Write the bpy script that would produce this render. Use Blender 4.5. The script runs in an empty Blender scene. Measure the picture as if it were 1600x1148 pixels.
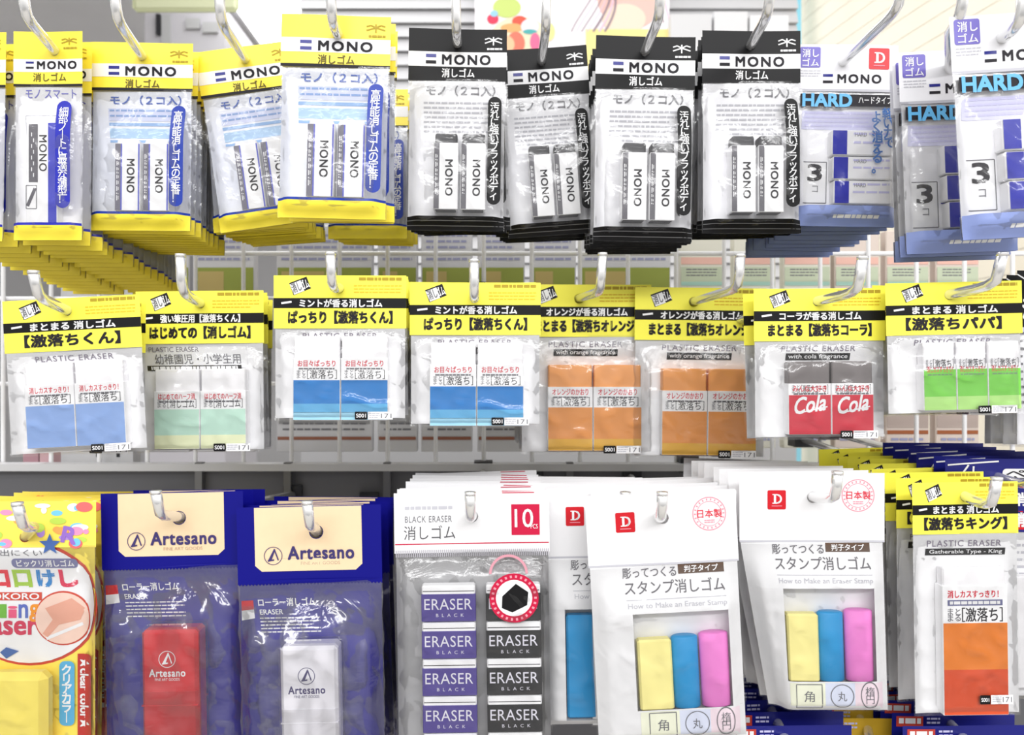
import bpy, math, random
from mathutils import Vector, noise
random.seed(7)
SC = bpy.context.scene
COL = SC.collection
# ------------------------------------------------------------------ camera
F, CX, CY, CZ = 1186.0, 770.0, 574.0, 1.35          # focal length and principal point in pixels, eye height
def P(px, py, d):
    return Vector(((px - CX) / F * d, d, CZ - (py - CY) / F * d))
cd = bpy.data.cameras.new('camera'); cam = bpy.data.objects.new('camera', cd); COL.objects.link(cam)
cam.location = (0, 0, CZ); cam.rotation_euler = (math.pi / 2, 0, 0)
cd.sensor_fit = 'HORIZONTAL'; cd.sensor_width = 36; cd.lens = F / 1600 * 36
cd.shift_x = (800 - CX) / 1600; cd.clip_start = .01; cd.clip_end = 60
cd.dof.use_dof = True; cd.dof.focus_distance = .425; cd.dof.aperture_fstop = 13
SC.camera = cam
# ------------------------------------------------------------------ light and exposure
SC.view_settings.view_transform = 'Standard'; SC.view_settings.look = 'None'
SC.view_settings.exposure = 0.0; SC.view_settings.gamma = 1.0; SC.view_settings.use_curve_mapping = False
SC.cycles.transparent_max_bounces = 40
SC.cycles.max_bounces = 8
SC.cycles.caustics_reflective = False; SC.cycles.caustics_refractive = False
w = bpy.data.worlds.new('store_air'); SC.world = w; w.use_nodes = True
wn = w.node_tree.nodes; wl = w.node_tree.links
_tc = wn.new('ShaderNodeTexCoord'); _sx = wn.new('ShaderNodeSeparateXYZ'); _mr = wn.new('ShaderNodeMapRange')
_mr.inputs['From Min'].default_value = -.5; _mr.inputs['From Max'].default_value = .3; _mr.inputs['To Min'].default_value = .3; _mr.inputs['To Max'].default_value = 1.25
wl.new(_tc.outputs['Generated'], _sx.inputs[0]); wl.new(_sx.outputs['Z'], _mr.inputs['Value']); wl.new(_mr.outputs[0], wn['Background'].inputs[1])
wn['Background'].inputs[0].default_value = (1, .985, .97, 1)
def lamp(name, loc, target, sx, sy, watt):
    l = bpy.data.lights.new(name, 'AREA'); l.shape = 'RECTANGLE'; l.size = sx; l.size_y = sy; l.energy = watt
    o = bpy.data.objects.new(name, l); COL.objects.link(o); o.location = loc
    o.rotation_euler = (Vector(target) - Vector(loc)).to_track_quat('-Z', 'Y').to_euler()
lamp('ceiling_tube_light', (-.2, -.8, 2.55), (0, .45, 1.35), 2.4, .16, 9)
lamp('ceiling_tube_light', (.4, -1.45, 2.35), (0, .45, 1.35), 2.6, .16, 27)
lamp('ceiling_tube_light', (-.4, 2.0, 2.75), (0, 2.0, 0), 2.4, .3, 30)
# ------------------------------------------------------------------ materials
def lin(c):
    return tuple(((v / 255) / 12.92 if v <= 10 else ((v / 255 + .055) / 1.055) ** 2.4) for v in c)
MATS = {}
def mat(name, rgb, rough=.5, metal=0.0, bump=0.0, spec=.4, nscale=60, var=0.0):
    if name in MATS: return MATS[name]
    m = bpy.data.materials.new(name); m.use_nodes = True; nt = m.node_tree; b = nt.nodes['Principled BSDF']
    b.inputs['Base Color'].default_value = (*lin(rgb), 1); b.inputs['Roughness'].default_value = rough
    b.inputs['Metallic'].default_value = metal; b.inputs['Specular IOR Level'].default_value = spec
    if bump or var:
        tc = nt.nodes.new('ShaderNodeTexCoord'); n = nt.nodes.new('ShaderNodeTexNoise'); n.inputs['Scale'].default_value = nscale
        nt.links.new(tc.outputs['Object'], n.inputs['Vector'])
        if bump:
            bp = nt.nodes.new('ShaderNodeBump'); bp.inputs['Strength'].default_value = bump; bp.inputs['Distance'].default_value = .002
            nt.links.new(n.outputs['Fac'], bp.inputs['Height']); nt.links.new(bp.outputs['Normal'], b.inputs['Normal'])
        if var:
            r = nt.nodes.new('ShaderNodeValToRGB'); a = lin(rgb)
            r.color_ramp.elements[0].color = (*[max(0, v * (1 - var)) for v in a], 1); r.color_ramp.elements[1].color = (*[min(1, v * (1 + var)) for v in a], 1)
            nt.links.new(n.outputs['Fac'], r.inputs['Fac']); nt.links.new(r.outputs['Color'], b.inputs['Base Color'])
    MATS[name] = m; return m
def film(name, tint=(1, 1, 1), base=.02, edge=.5, rough=.15, bump=.22, milky=0.0, scale=55):
    """clear wrapping film: mostly see-through, glossy at grazing angles and on its creases"""
    if name in MATS: return MATS[name]
    m = bpy.data.materials.new(name); m.use_nodes = True; nt = m.node_tree; N = nt.nodes; L = nt.links
    N.remove(N['Principled BSDF']); out = N['Material Output']
    tr = N.new('ShaderNodeBsdfTransparent'); tr.inputs[0].default_value = (*tint, 1)
    gl = N.new('ShaderNodeBsdfGlossy'); gl.inputs['Roughness'].default_value = rough; gl.inputs['Color'].default_value = (1, 1, 1, 1)
    df = N.new('ShaderNodeBsdfDiffuse'); df.inputs[0].default_value = (.9, .9, .92, 1)
    tc = N.new('ShaderNodeTexCoord'); nz = N.new('ShaderNodeTexNoise'); nz.inputs['Scale'].default_value = scale
    nz.inputs['Detail'].default_value = 3; nz.inputs['Distortion'].default_value = 1.2
    bp = N.new('ShaderNodeBump'); bp.inputs['Strength'].default_value = bump; bp.inputs['Distance'].default_value = .004
    L.new(tc.outputs['Object'], nz.inputs['Vector']); L.new(nz.outputs['Fac'], bp.inputs['Height'])
    L.new(bp.outputs['Normal'], gl.inputs['Normal'])
    lw = N.new('ShaderNodeLayerWeight'); lw.inputs['Blend'].default_value = .35; L.new(bp.outputs['Normal'], lw.inputs['Normal'])
    mr = N.new('ShaderNodeMapRange'); mr.inputs['To Min'].default_value = base; mr.inputs['To Max'].default_value = edge
    L.new(lw.outputs['Fresnel'], mr.inputs['Value'])
    mx = N.new('ShaderNodeMixShader'); L.new(mr.outputs['Result'], mx.inputs[0]); 
    if milky:
        m0 = N.new('ShaderNodeMixShader'); m0.inputs[0].default_value = milky
        L.new(tr.outputs[0], m0.inputs[1]); L.new(df.outputs[0], m0.inputs[2]); L.new(m0.outputs[0], mx.inputs[1])
    else: L.new(tr.outputs[0], mx.inputs[1])
    L.new(gl.outputs[0], mx.inputs[2]); L.new(mx.outputs[0], out.inputs[0])
    MATS[name] = m; return m
WHITE = mat('white_print', (238, 238, 240), .4); CARD = mat('white_card', (238, 238, 242), .45)
BLACK = mat('black_print', (20, 20, 22), .45, spec=.2); INK = mat('dark_ink', (36, 34, 40), .5, spec=.2); GREY = mat('grey_ink', (112, 112, 118), .5)
LGREY = mat('pale_grey_ink', (190, 190, 198), .5); PALE = mat('pale_insert', (246, 246, 250), .5)
YEL = mat('yellow_print', (252, 232, 72), .35); YEL2 = mat('bright_yellow_card', (255, 248, 84), .45); OCH = mat('ochre_ink', (176, 150, 30), .5)
NAVY = mat('navy_print', (18, 24, 130), .3); BLUE = mat('blue_print', (16, 52, 158), .3); BLUEV = mat('blue_violet_print', (28, 36, 170), .3)
SKYB = mat('pale_blue_print', (176, 208, 240), .5); LAV = mat('lavender_print', (208, 206, 244), .5); REDINK = mat('red_ink', (216, 44, 66), .4)
PINKINK = mat('pink_ink', (232, 150, 164), .5); RED = mat('red_print', (204, 18, 34), .35); CRIM = mat('crimson_print', (196, 10, 62), .4)
FILM = film('clear_film'); FILMB = film('blue_tinted_film', (.62, .72, .95), .08, .5); FROST = film('frosted_film', (1, 1, 1), .07, .4, .25, .2, .18)
FILMG = film('wrinkled_film', (1, 1, 1), .018, .5, .14, .22, .01, 60)
CHROME = mat('bright_chrome', (240, 240, 240), .2, .75); DARK = mat('dark_plastic', (40, 40, 44), .4)
# ------------------------------------------------------------------ mesh building
GLYPHS = {}
def glyphs(s, bold=0.0, shear=0.0, space=1.0):
    k = (s, bold, shear, space)
    if k in GLYPHS: return GLYPHS[k]
    cu = bpy.data.curves.new('t', 'FONT'); cu.body = s; cu.resolution_u = 3; cu.offset = bold; cu.shear = shear; cu.space_character = space
    cu.align_x = 'CENTER'; cu.space_line = .78
    o = bpy.data.objects.new('t', cu); COL.objects.link(o)
    dg = bpy.context.evaluated_depsgraph_get(); me = bpy.data.meshes.new_from_object(o.evaluated_get(dg))
    v = [(p.co.x, p.co.y) for p in me.vertices]; f = [tuple(p.vertices) for p in me.polygons]
    bpy.data.objects.remove(o); bpy.data.curves.remove(cu); bpy.data.meshes.remove(me)
    xs = [a for a, b in v] or [0]; ys = [b for a, b in v] or [0]
    GLYPHS[k] = (v, f, min(xs), min(ys), max(xs), max(ys)); return GLYPHS[k]
class MB:
    """collects faces in photo pixels (x right, y down, z towards the viewer) of one product; build() links them as ONE mesh in metres"""
    def __init__(s, surf=None, z=0.0):
        s.v, s.f, s.m, s.mats, s.surf, s.z, s.sm = [], [], [], [], surf, z, []
    def mi(s, m):
        if m not in s.mats: s.mats.append(m)
        return s.mats.index(m)
    def add(s, vs, fs, m, smooth=False):
        b = len(s.v); i = s.mi(m)
        for x, y, z in vs:
            s.v.append((x, y, z + s.z + (s.surf(x, y) if s.surf else 0)))
        for f in fs:
            s.f.append(tuple(b + k for k in f)); s.m.append(i); s.sm.append(smooth)
    def rect(s, x0, y0, x1, y1, m, z=0.0, cell=9):
        nx = max(1, math.ceil((x1 - x0) / cell)) if s.surf else 1; ny = max(1, math.ceil((y1 - y0) / cell)) if s.surf else 1
        vs = [(x0 + (x1 - x0) * i / nx, y0 + (y1 - y0) * j / ny, z) for j in range(ny + 1) for i in range(nx + 1)]
        s.add(vs, [(j * (nx + 1) + i, (j + 1) * (nx + 1) + i, (j + 1) * (nx + 1) + i + 1, j * (nx + 1) + i + 1) for j in range(ny) for i in range(nx)], m, bool(s.surf))
    def poly(s, pts, m, z=0.0): s.add([(x, y, z) for x, y in pts], [tuple(range(len(pts)))], m)
    def disc(s, cx, cy, rx, m, z=0.0, ry=None, n=28):
        ry = ry or rx
        if s.surf and rx > 12:
            R = max(2, int(rx / 8)); vs = [(cx, cy, z)]; n = 40
            for q in range(1, R + 1): vs += [(cx + rx * q / R * math.cos(6.2832 * k / n), cy + ry * q / R * math.sin(6.2832 * k / n), z) for k in range(n)]
            fs = [(0, 1 + (k + 1) % n, 1 + k) for k in range(n)]
            for q in range(R - 1): fs += [(1 + q * n + k, 1 + q * n + (k + 1) % n, 1 + (q + 1) * n + (k + 1) % n, 1 + (q + 1) * n + k) for k in range(n)]
            s.add(vs, fs, m, True); return
        s.poly([(cx + rx * math.cos(-6.2832 * k / n), cy + ry * math.sin(-6.2832 * k / n)) for k in range(n)], m, z)
    def ring(s, cx, cy, r0, r1, m, z=0.0, n=32, a0=0, a1=360, ey=1.0):
        vs, fs = [], []
        for k in range(n + 1):
            a = math.radians(a0 + (a1 - a0) * k / n); c, t = math.cos(a), math.sin(a) * ey
            vs += [(cx + r0 * c, cy + r0 * t, z), (cx + r1 * c, cy + r1 * t, z)]
        s.add(vs, [(2 * k, 2 * k + 1, 2 * k + 3, 2 * k + 2) for k in range(n)], m)
    def line(s, x0, y0, x1, y1, wd, m, z=0.0):
        dx, dy = x1 - x0, y1 - y0; l = math.hypot(dx, dy) or 1; nx, ny = -dy / l * wd / 2, dx / l * wd / 2
        q = max(1, math.ceil(l / 8)) if s.surf else 1; vs = []
        for k in range(q + 1): px, py = x0 + dx * k / q, y0 + dy * k / q; vs += [(px + nx, py + ny, z), (px - nx, py - ny, z)]
        s.add(vs, [(2 * k, 2 * k + 2, 2 * k + 3, 2 * k + 1) for k in range(q)], m)
    def frame(s, x0, y0, x1, y1, wd, m, z=0.0):
        s.line(x0, y0, x1, y0, wd, m, z); s.line(x0, y1, x1, y1, wd, m, z); s.line(x0, y0, x0, y1, wd, m, z); s.line(x1, y0, x1, y1, wd, m, z)
    def text(s, t, x0, y0, x1, y1, m, z=0.4, bold=0.0, rot=0, shear=0.0, space=1.0, tilt=0.0):
        if bold > 0:
            lines = t.split('\n'); e = bold * min((y1 - y0) / len(lines), (x1 - x0) / max(1, len(lines[0]) * .6)) * .9
            if rot: e = bold * (x1 - x0) * .9
            for k, (ex, ey) in enumerate(((-e, -e), (e, -e), (-e, e), (e, e))):
                s.text(t, x0 + e + ex, y0 + e + ey, x1 - e + ex, y1 - e + ey, m, z + .012 * k, 0, rot, shear, space, tilt)
            return
        v, f, a, b, c, d = glyphs(t, 0.0, shear, space)
        if not v: return
        w_, h_ = (c - a) or 1, (d - b) or 1; cx, cy = (x0 + x1) / 2, (y0 + y1) / 2; ct, st = math.cos(math.radians(tilt)), math.sin(math.radians(tilt)); vs = []
        for px, py in v:
            u, q = (px - a) / w_ - .5, .5 - (py - b) / h_
            if rot == 90: u, q = -q, u
            X, Y = u * (x1 - x0), q * (y1 - y0)
            vs.append((cx + X * ct - Y * st, cy + X * st + Y * ct, z))
        s.add(vs, f, m)
    def greek(s, x0, y0, x1, y1, rows, m, z=0.35, fill=.42, seed=1):
        """rows of small print too fine to read"""
        r = random.Random(seed); h = (y1 - y0) / rows
        for k in range(rows):
            x = x0; y = y0 + k * h; xe = x1 - (r.random() * .25 * (x1 - x0) if k % 3 == 2 else 0)
            while x < xe:
                l = min(xe - x, r.uniform(3, 11) * h / 7 + 1.5); s.poly([(x, y), (x, y + h * fill), (x + l, y + h * fill), (x + l, y)], m, z); x += l + h * .22
    def pill(s, x0, y0, x1, y1, m, z=0.0, n=10):
        r = (x1 - x0) / 2; cx = (x0 + x1) / 2; s.rect(x0, y0 + r, x1, y1 - r, m, z)
        for c, a in ((y0 + r, math.pi), (y1 - r, 0)):
            s.poly([(cx + r * math.cos(a - math.pi * -k / n), c + r * math.sin(a - math.pi * -k / n)) for k in range(n + 1)], m, z)
    def rrect(s, x0, y0, x1, y1, r, m, z=0.0):
        pts = []
        for cx, cy, a in ((x1 - r, y0 + r, -90), (x1 - r, y1 - r, 0), (x0 + r, y1 - r, 90), (x0 + r, y0 + r, 180)):
            pts += [(cx + r * math.cos(math.radians(a + 22.5 * k)), cy + r * math.sin(math.radians(a + 22.5 * k))) for k in range(5)]
        s.poly(pts, m, z)
    def holed(s, x0, y0, x1, y1, hx, hy, r, m, z=0.0, R=None):
        R = R or min(r * 1.5, hy - y0 - .5, y1 - hy - .5); n = 16; vs, fs = [], []
        for k in range(n):
            a = 6.28318 * k / n; c, t = math.cos(a), math.sin(a); q = R / max(abs(c), abs(t))
            vs += [(hx + r * c, hy + r * t, z), (hx + q * c, hy + q * t, z)]
        for k in range(n): fs.append((2 * k, 2 * k + 1, (2 * k + 3) % (2 * n), (2 * k + 2) % (2 * n)))
        s.add(vs, fs, m)
        s.rect(x0, y0, x1, hy - R, m, z); s.rect(x0, hy + R, x1, y1, m, z); s.rect(x0, hy - R, hx - R, hy + R, m, z); s.rect(hx + R, hy - R, x1, hy + R, m, z)
    def box(s, x0, y0, x1, y1, z0, z1, m, b=1.0, top=None):
        """box with chamfered edges"""
        cx, cy, cz = (x0 + x1) / 2, (y0 + y1) / 2, (z0 + z1) / 2; hx, hy, hz = (x1 - x0) / 2, (y1 - y0) / 2, (z1 - z0) / 2
        vs, idx = [], {}
        for sx in (-1, 1):
            for sy in (-1, 1):
                for sz in (-1, 1):
                    for ax in range(3):
                        p = [hx - b, hy - b, hz - b]; p[ax] += b
                        idx[(sx, sy, sz, ax)] = len(vs); vs.append((cx + sx * p[0], cy + sy * p[1], cz + sz * p[2]))
        fs = []
        S = (-1, 1)
        for sx in S: fs.append([idx[(sx, a, c, 0)] for a, c in ((-1, -1), (1, -1), (1, 1), (-1, 1))][::sx])
        for sy in S: fs.append([idx[(a, sy, c, 1)] for a, c in ((-1, -1), (-1, 1), (1, 1), (1, -1))][::sy])
        for sz in S: fs.append([idx[(a, c, sz, 2)] for a, c in ((-1, -1), (1, -1), (1, 1), (-1, 1))][::sz])
        for a in S:
            for c in S:
                fs.append([idx[(-1, a, c, 1)], idx[(1, a, c, 1)], idx[(1, a, c, 2)], idx[(-1, a, c, 2)]])
                fs.append([idx[(a, -1, c, 0)], idx[(a, 1, c, 0)], idx[(a, 1, c, 2)], idx[(a, -1, c, 2)]])
                fs.append([idx[(a, c, -1, 0)], idx[(a, c, 1, 0)], idx[(a, c, 1, 1)], idx[(a, c, -1, 1)]])
                for e in S: fs.append([idx[(a, c, e, k)] for k in range(3)])
        s.add(vs, fs, m)
    def cyl(s, cx, y0, y1, cz, rx, rz, m, n=28, b=2):
        vs, fs = [], []
        prof = [(y0, .0), (y0, .86), (y0 + b, 1), (y1 - b, 1), (y1, .86), (y1, 0)]
        for y, q in prof:
            for k in range(n):
                a = 6.28318 * k / n; vs.append((cx + rx * q * math.cos(a), y, cz + rz * q * math.sin(a)))
        for j in range(len(prof) - 1):
            for k in range(n):
                k2 = (k + 1) % n; fs.append((j * n + k, (j + 1) * n + k, (j + 1) * n + k2, j * n + k2))
        s.add(vs, fs, m, True)
    def build(s, name, parent, O, sc, label=None, fix=False, sy=1.0):
        """O: the product's own origin in pixels, sc: metres per pixel"""
        me = bpy.data.meshes.new(name)
        me.from_pydata([((x - O[0]) * sc, -z * sc, -(y - O[1]) * sc * sy) for x, y, z in s.v], [], s.f)
        for m in s.mats: me.materials.append(m)
        me.polygons.foreach_set('material_index', s.m); me.polygons.foreach_set('use_smooth', s.sm); me.update()
        if fix:
            import bmesh
            bm = bmesh.new(); bm.from_mesh(me); bmesh.ops.recalc_face_normals(bm, faces=bm.faces); bm.to_mesh(me); bm.free()
        o = bpy.data.objects.new(name, me); COL.objects.link(o)
        if parent: o.parent = parent
        if label: o['label'] = label
        return o
def wtag(o, label, cat, group=None, kind=None):
    if label: o['label'] = label
    if cat: o['category'] = cat
    if group: o['group'] = group
    if kind: o['kind'] = kind
    return o
def empty(name, loc=(0, 0, 0)):
    o = bpy.data.objects.new(name, None); o.location = loc; o.empty_display_size = .01; COL.objects.link(o); return o
def children(o): return [c for c in bpy.data.objects if c.parent == o]
KIDS = {}
def dup(o, parent=None):
    if o.name not in KIDS: KIDS[o.name] = list(o.children)
    c = o.copy(); COL.objects.link(c)
    if parent: c.parent = parent
    for ch in KIDS[o.name]: dup(ch, c)
    return c
def sstep(a, b, x):
    t = max(0, min(1, (x - a) / (b - a))); return t * t * (3 - 2 * t)
# world-space helpers (metres) ------------------------------------------------
def wmesh(name, vs, fs, m, parent=None, smooth=False, loc=None):
    me = bpy.data.meshes.new(name)
    if loc is not None: vs = [tuple(Vector(v) - Vector(loc)) for v in vs]
    me.from_pydata([tuple(v) for v in vs], [], fs)
    for k in (m if isinstance(m, list) else [m]): me.materials.append(k)
    if smooth: me.polygons.foreach_set('use_smooth', [True] * len(me.polygons))
    o = bpy.data.objects.new(name, me); COL.objects.link(o)
    if loc is not None: o.location = loc
    if parent: o.parent = parent
    return o
BOXF = [(0, 1, 3, 2), (4, 6, 7, 5), (0, 4, 5, 1), (2, 3, 7, 6), (0, 2, 6, 4), (1, 5, 7, 3)]
def boxv(a, b): return [(x, y, z) for x in (a[0], b[0]) for y in (a[1], b[1]) for z in (a[2], b[2])]
def tube(path, r, n=12, cap=True):
    vs, fs = [], []; path = [Vector(p) for p in path]
    up = Vector((1, 0, 0))
    for i, p in enumerate(path):
        t = (path[min(i + 1, len(path) - 1)] - path[max(i - 1, 0)]).normalized()
        a = (up - t * up.dot(t)); a = a.normalized() if a.length > .1 else t.orthogonal().normalized(); b = t.cross(a)
        for k in range(n):
            q = 6.28318 * k / n; vs.append(p + (a * math.cos(q) + b * math.sin(q)) * r)
    for i in range(len(path) - 1):
        for k in range(n): fs.append((i * n + k, i * n + (k + 1) % n, (i + 1) * n + (k + 1) % n, (i + 1) * n + k))
    if cap: fs += [tuple(range(n))[::-1], tuple(range((len(path) - 1) * n, len(path) * n))]
    return vs, fs
# ------------------------------------------------------------------ shop setting
def structure(o): o['kind'] = 'structure'; return o
M_CEIL = mat('ceiling_board', (246, 246, 248), .8, var=.05, nscale=4); M_FLOOR = mat('vinyl_floor', (196, 192, 186), .4, var=.08, nscale=3)
M_WALL = mat('back_wall_paint', (206, 206, 208), .8, var=.04, nscale=3); M_PLANK = mat('beige_plank', (252, 242, 222), .6, var=.05, nscale=9)
M_SEAM = mat('plank_seam', (128, 92, 58), .7)
def slab(name, a, b, m): return structure(wmesh(name, boxv(a, b), BOXF, m))
slab('floor', (-3.2, -1.5, -.05), (3.2, 6.05, 0), M_FLOOR)
slab('ceiling', (-3.2, 1.0, 2.95), (3.2, 6.05, 3.0), M_CEIL)
slab('wall_back', (-3.2, 6.0, 0), (3.2, 6.05, 2.95), M_WALL)
slab('wall_left', (-3.25, -1.5, 0), (-3.2, 6.05, 2.95), M_WALL)
exec_later = []
# ------------------------------------------------------------------ packets
class Pack:
    """one product: O = hanging hole in pixels, sc = metres per pixel, X0..X1 / Yt..Yb outline, Yh = bottom of the header"""
    def __init__(s, name, O, d, X0, X1, Yt, Yh, Yb, T, seed=1, rise=.4, side=.12, drop=.09):
        s.O, s.sc, s.X0, s.X1, s.Yt, s.Yh, s.Yb, s.T, s.seed, s.rise, s.side, s.drop = O, d / F, X0, X1, Yt, Yh, Yb, T, seed, rise, side, drop
        s.root = empty(name); s.name = name; s.sy = 1.0; s.warp = None
    def bulge(s, x, y):
        u = (x - s.X0) / (s.X1 - s.X0); v = (y - s.Yh) / (s.Yb - s.Yh)
        return sstep(0, s.side, u) * sstep(0, s.side, 1 - u) * sstep(0, s.rise, v) * sstep(0, s.drop, 1 - v)
    def front(s, x, y): return s.T * s.bulge(x, y)
    def head(s, x, y): return 1.6 * math.sin((x - s.X0) / (s.X1 - s.X0) * 4.2 + s.seed) * (.3 + .7 * (1 - (y - s.Yt) / (s.Yb - s.Yt)))
    def mb(s, z=0.0, surf=None): return MB(surf, z)
    def out(s, m, name, parent=None, label=None, fix=False):
        if s.warp: m.v = [s.warp(*v) for v in m.v]
        return m.build(name, parent or s.root, s.O, s.sc, label, fix, s.sy)
    def header(s, base, z=1.0, r=7.5, yh=None):
        m = MB(s.head, z); m.holed(s.X0, s.Yt, s.X1, yh or s.Yh, s.O[0], s.O[1], r, base); return m
    def insert(s, m_, x0=None, x1=None, y0=None, y1=None, depth=.75):
        f = lambda x, y: -s.T * depth * s.bulge(x, y)
        m = MB(f, -.6); m.rect(s.X0 + 2 if x0 is None else x0, s.Yh - 2 if y0 is None else y0, s.X1 - 2 if x1 is None else x1, s.Yb - 4 if y1 is None else y1, m_); return m
    def pouch(s, film_, amp=1.2, ridge=2.4, back=True, name='film_pouch', y0=None, nx=26, ny=40, w=1.5):
        y0 = s.Yh - 3 if y0 is None else y0; vs, fs = [], []; sd = s.seed * 7.3
        def sheet(sign, off):
            b = len(vs)
            for j in range(ny + 1):
                y = y0 + (s.Yb - y0) * j / ny
                for i in range(nx + 1):
                    x = s.X0 + (s.X1 - s.X0) * i / nx; k = s.bulge(x, y); p = Vector((x / 26, y / 34, sd + off))
                    e = noise.noise(p) * amp + ((1 - abs(noise.noise(p * .8 + Vector((9, 3, 1))))) ** 9) * ridge
                    q = min(1, j / 9) * min(1, (ny - j) / 7)
                    xx = x + (w * noise.noise(Vector((.3 if i == 0 else 7, y / 18, sd))) * q if i in (0, nx) else 0)
                    vs.append((xx, y, sign * (s.T + 1.2) * k + e * (.25 + .75 * k) * q + .4 * sign))
            for j in range(ny):
                for i in range(nx): fs.append((b + j * (nx + 1) + i, b + (j + 1) * (nx + 1) + i, b + (j + 1) * (nx + 1) + i + 1, b + j * (nx + 1) + i + 1))
        sheet(1, 0)
        if back: sheet(-1, 5)
        m = MB(); m.add(vs, fs, film_, True); return s.out(m, name)
    def band(s, y0, y1, m_, extra=None, name='bottom_seal', drop=8, label=None):
        """printed strip round the foot of the bag"""
        m = MB(lambda x, y: s.front(x, min(y, s.Yb)) + 2.0 + .5 * math.sin(x / 9 + y / 5))
        m.rect(s.X0 + 1, y0, s.X1 - 1, y1, m_, 0, 6)
        if extra: extra(m)
        m2 = MB(lambda x, y: -s.front(x, min(y, s.Yb)) - 2.0); m2.rect(s.X0 + 1, y0, s.X1 - 1, y1, m_, 0, 6)
        b = len(m.v); m.v += m2.v; m.f += [tuple(b + k for k in f) for f in m2.f]; m.m += m2.m; m.sm += m2.sm
        return s.out(m, name, label=label)
def dragonfly(m, x0, y0, x1, y1, mt, z):
    cx = (x0 + x1) / 2; h = y1 - y0; w_ = (x1 - x0) / 2
    m.line(cx, y0, cx, y0 + h * .62, h * .1, mt, z)
    for sgn in (-1, 1):
        for yy in (.1, .38):
            m.line(cx, y0 + h * .25, cx + sgn * w_ * .5, y0 + h * (yy - .02), h * .09, mt, z); m.line(cx + sgn * w_ * .5, y0 + h * (yy - .02), cx + sgn * w_ * .95, y0 + h * (yy + .08), h * .09, mt, z)
    m.greek(x0 + w_ * .3, y0 + h * .82, x1, y1, 1, mt, z, .8)
SLV = mat('eraser_sleeve_white', (250, 250, 252), .35); SDARK = mat('eraser_sleeve_charcoal', (96, 94, 102), .4)
def mono_eraser(p, x0, y0, x1, y1, z0, z1, body, dark, side=None, dark_w=9, kind='y'):
    """stick eraser in a printed paper sleeve"""
    m = MB(); m.box(x0 + 2, y0, x1 - 2, y1, z0 + 1.5, z1 - 1.5, body, 2); e = p.out(m, 'eraser')
    m = MB(); yt = y0 + (15 if kind == 'k' else 6)
    m.box(x0, yt, x1, y1 - 1, z0, z1, SLV, .8)
    z = z1 + .35
    m.rect(x0 + .8, yt + .8, x0 + dark_w, y1 - 2, dark, z)
    if side: m.rect(x0 + dark_w, yt + .8, x0 + dark_w + 2, y1 - 2, side, z); m.rect(x1 - 3, yt + .8, x1 - .8, y1 - 2, side, z)
    q = random.Random(int(x0)); y = yt + 18
    while y < y1 - 26: l = q.uniform(2, 9); m.rect(x0 + 3, y, x0 + 4.2, y + l, SLV, z + .2, 99); m.rect(x0 + 5.4, y + 1, x0 + 6.2, y + l * .7 + 1, SLV, z + .2, 99); y += l + q.uniform(1.2, 3)
    c = (x0 + dark_w + x1) / 2 + .5
    m.text('MONO', c - 6, yt + 26, c + 6, yt + 82, INK, z, .03, rot=90, space=1.1)
    p.out(m, 'sleeve', e, 'white paper sleeve with dark side strip')
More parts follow.
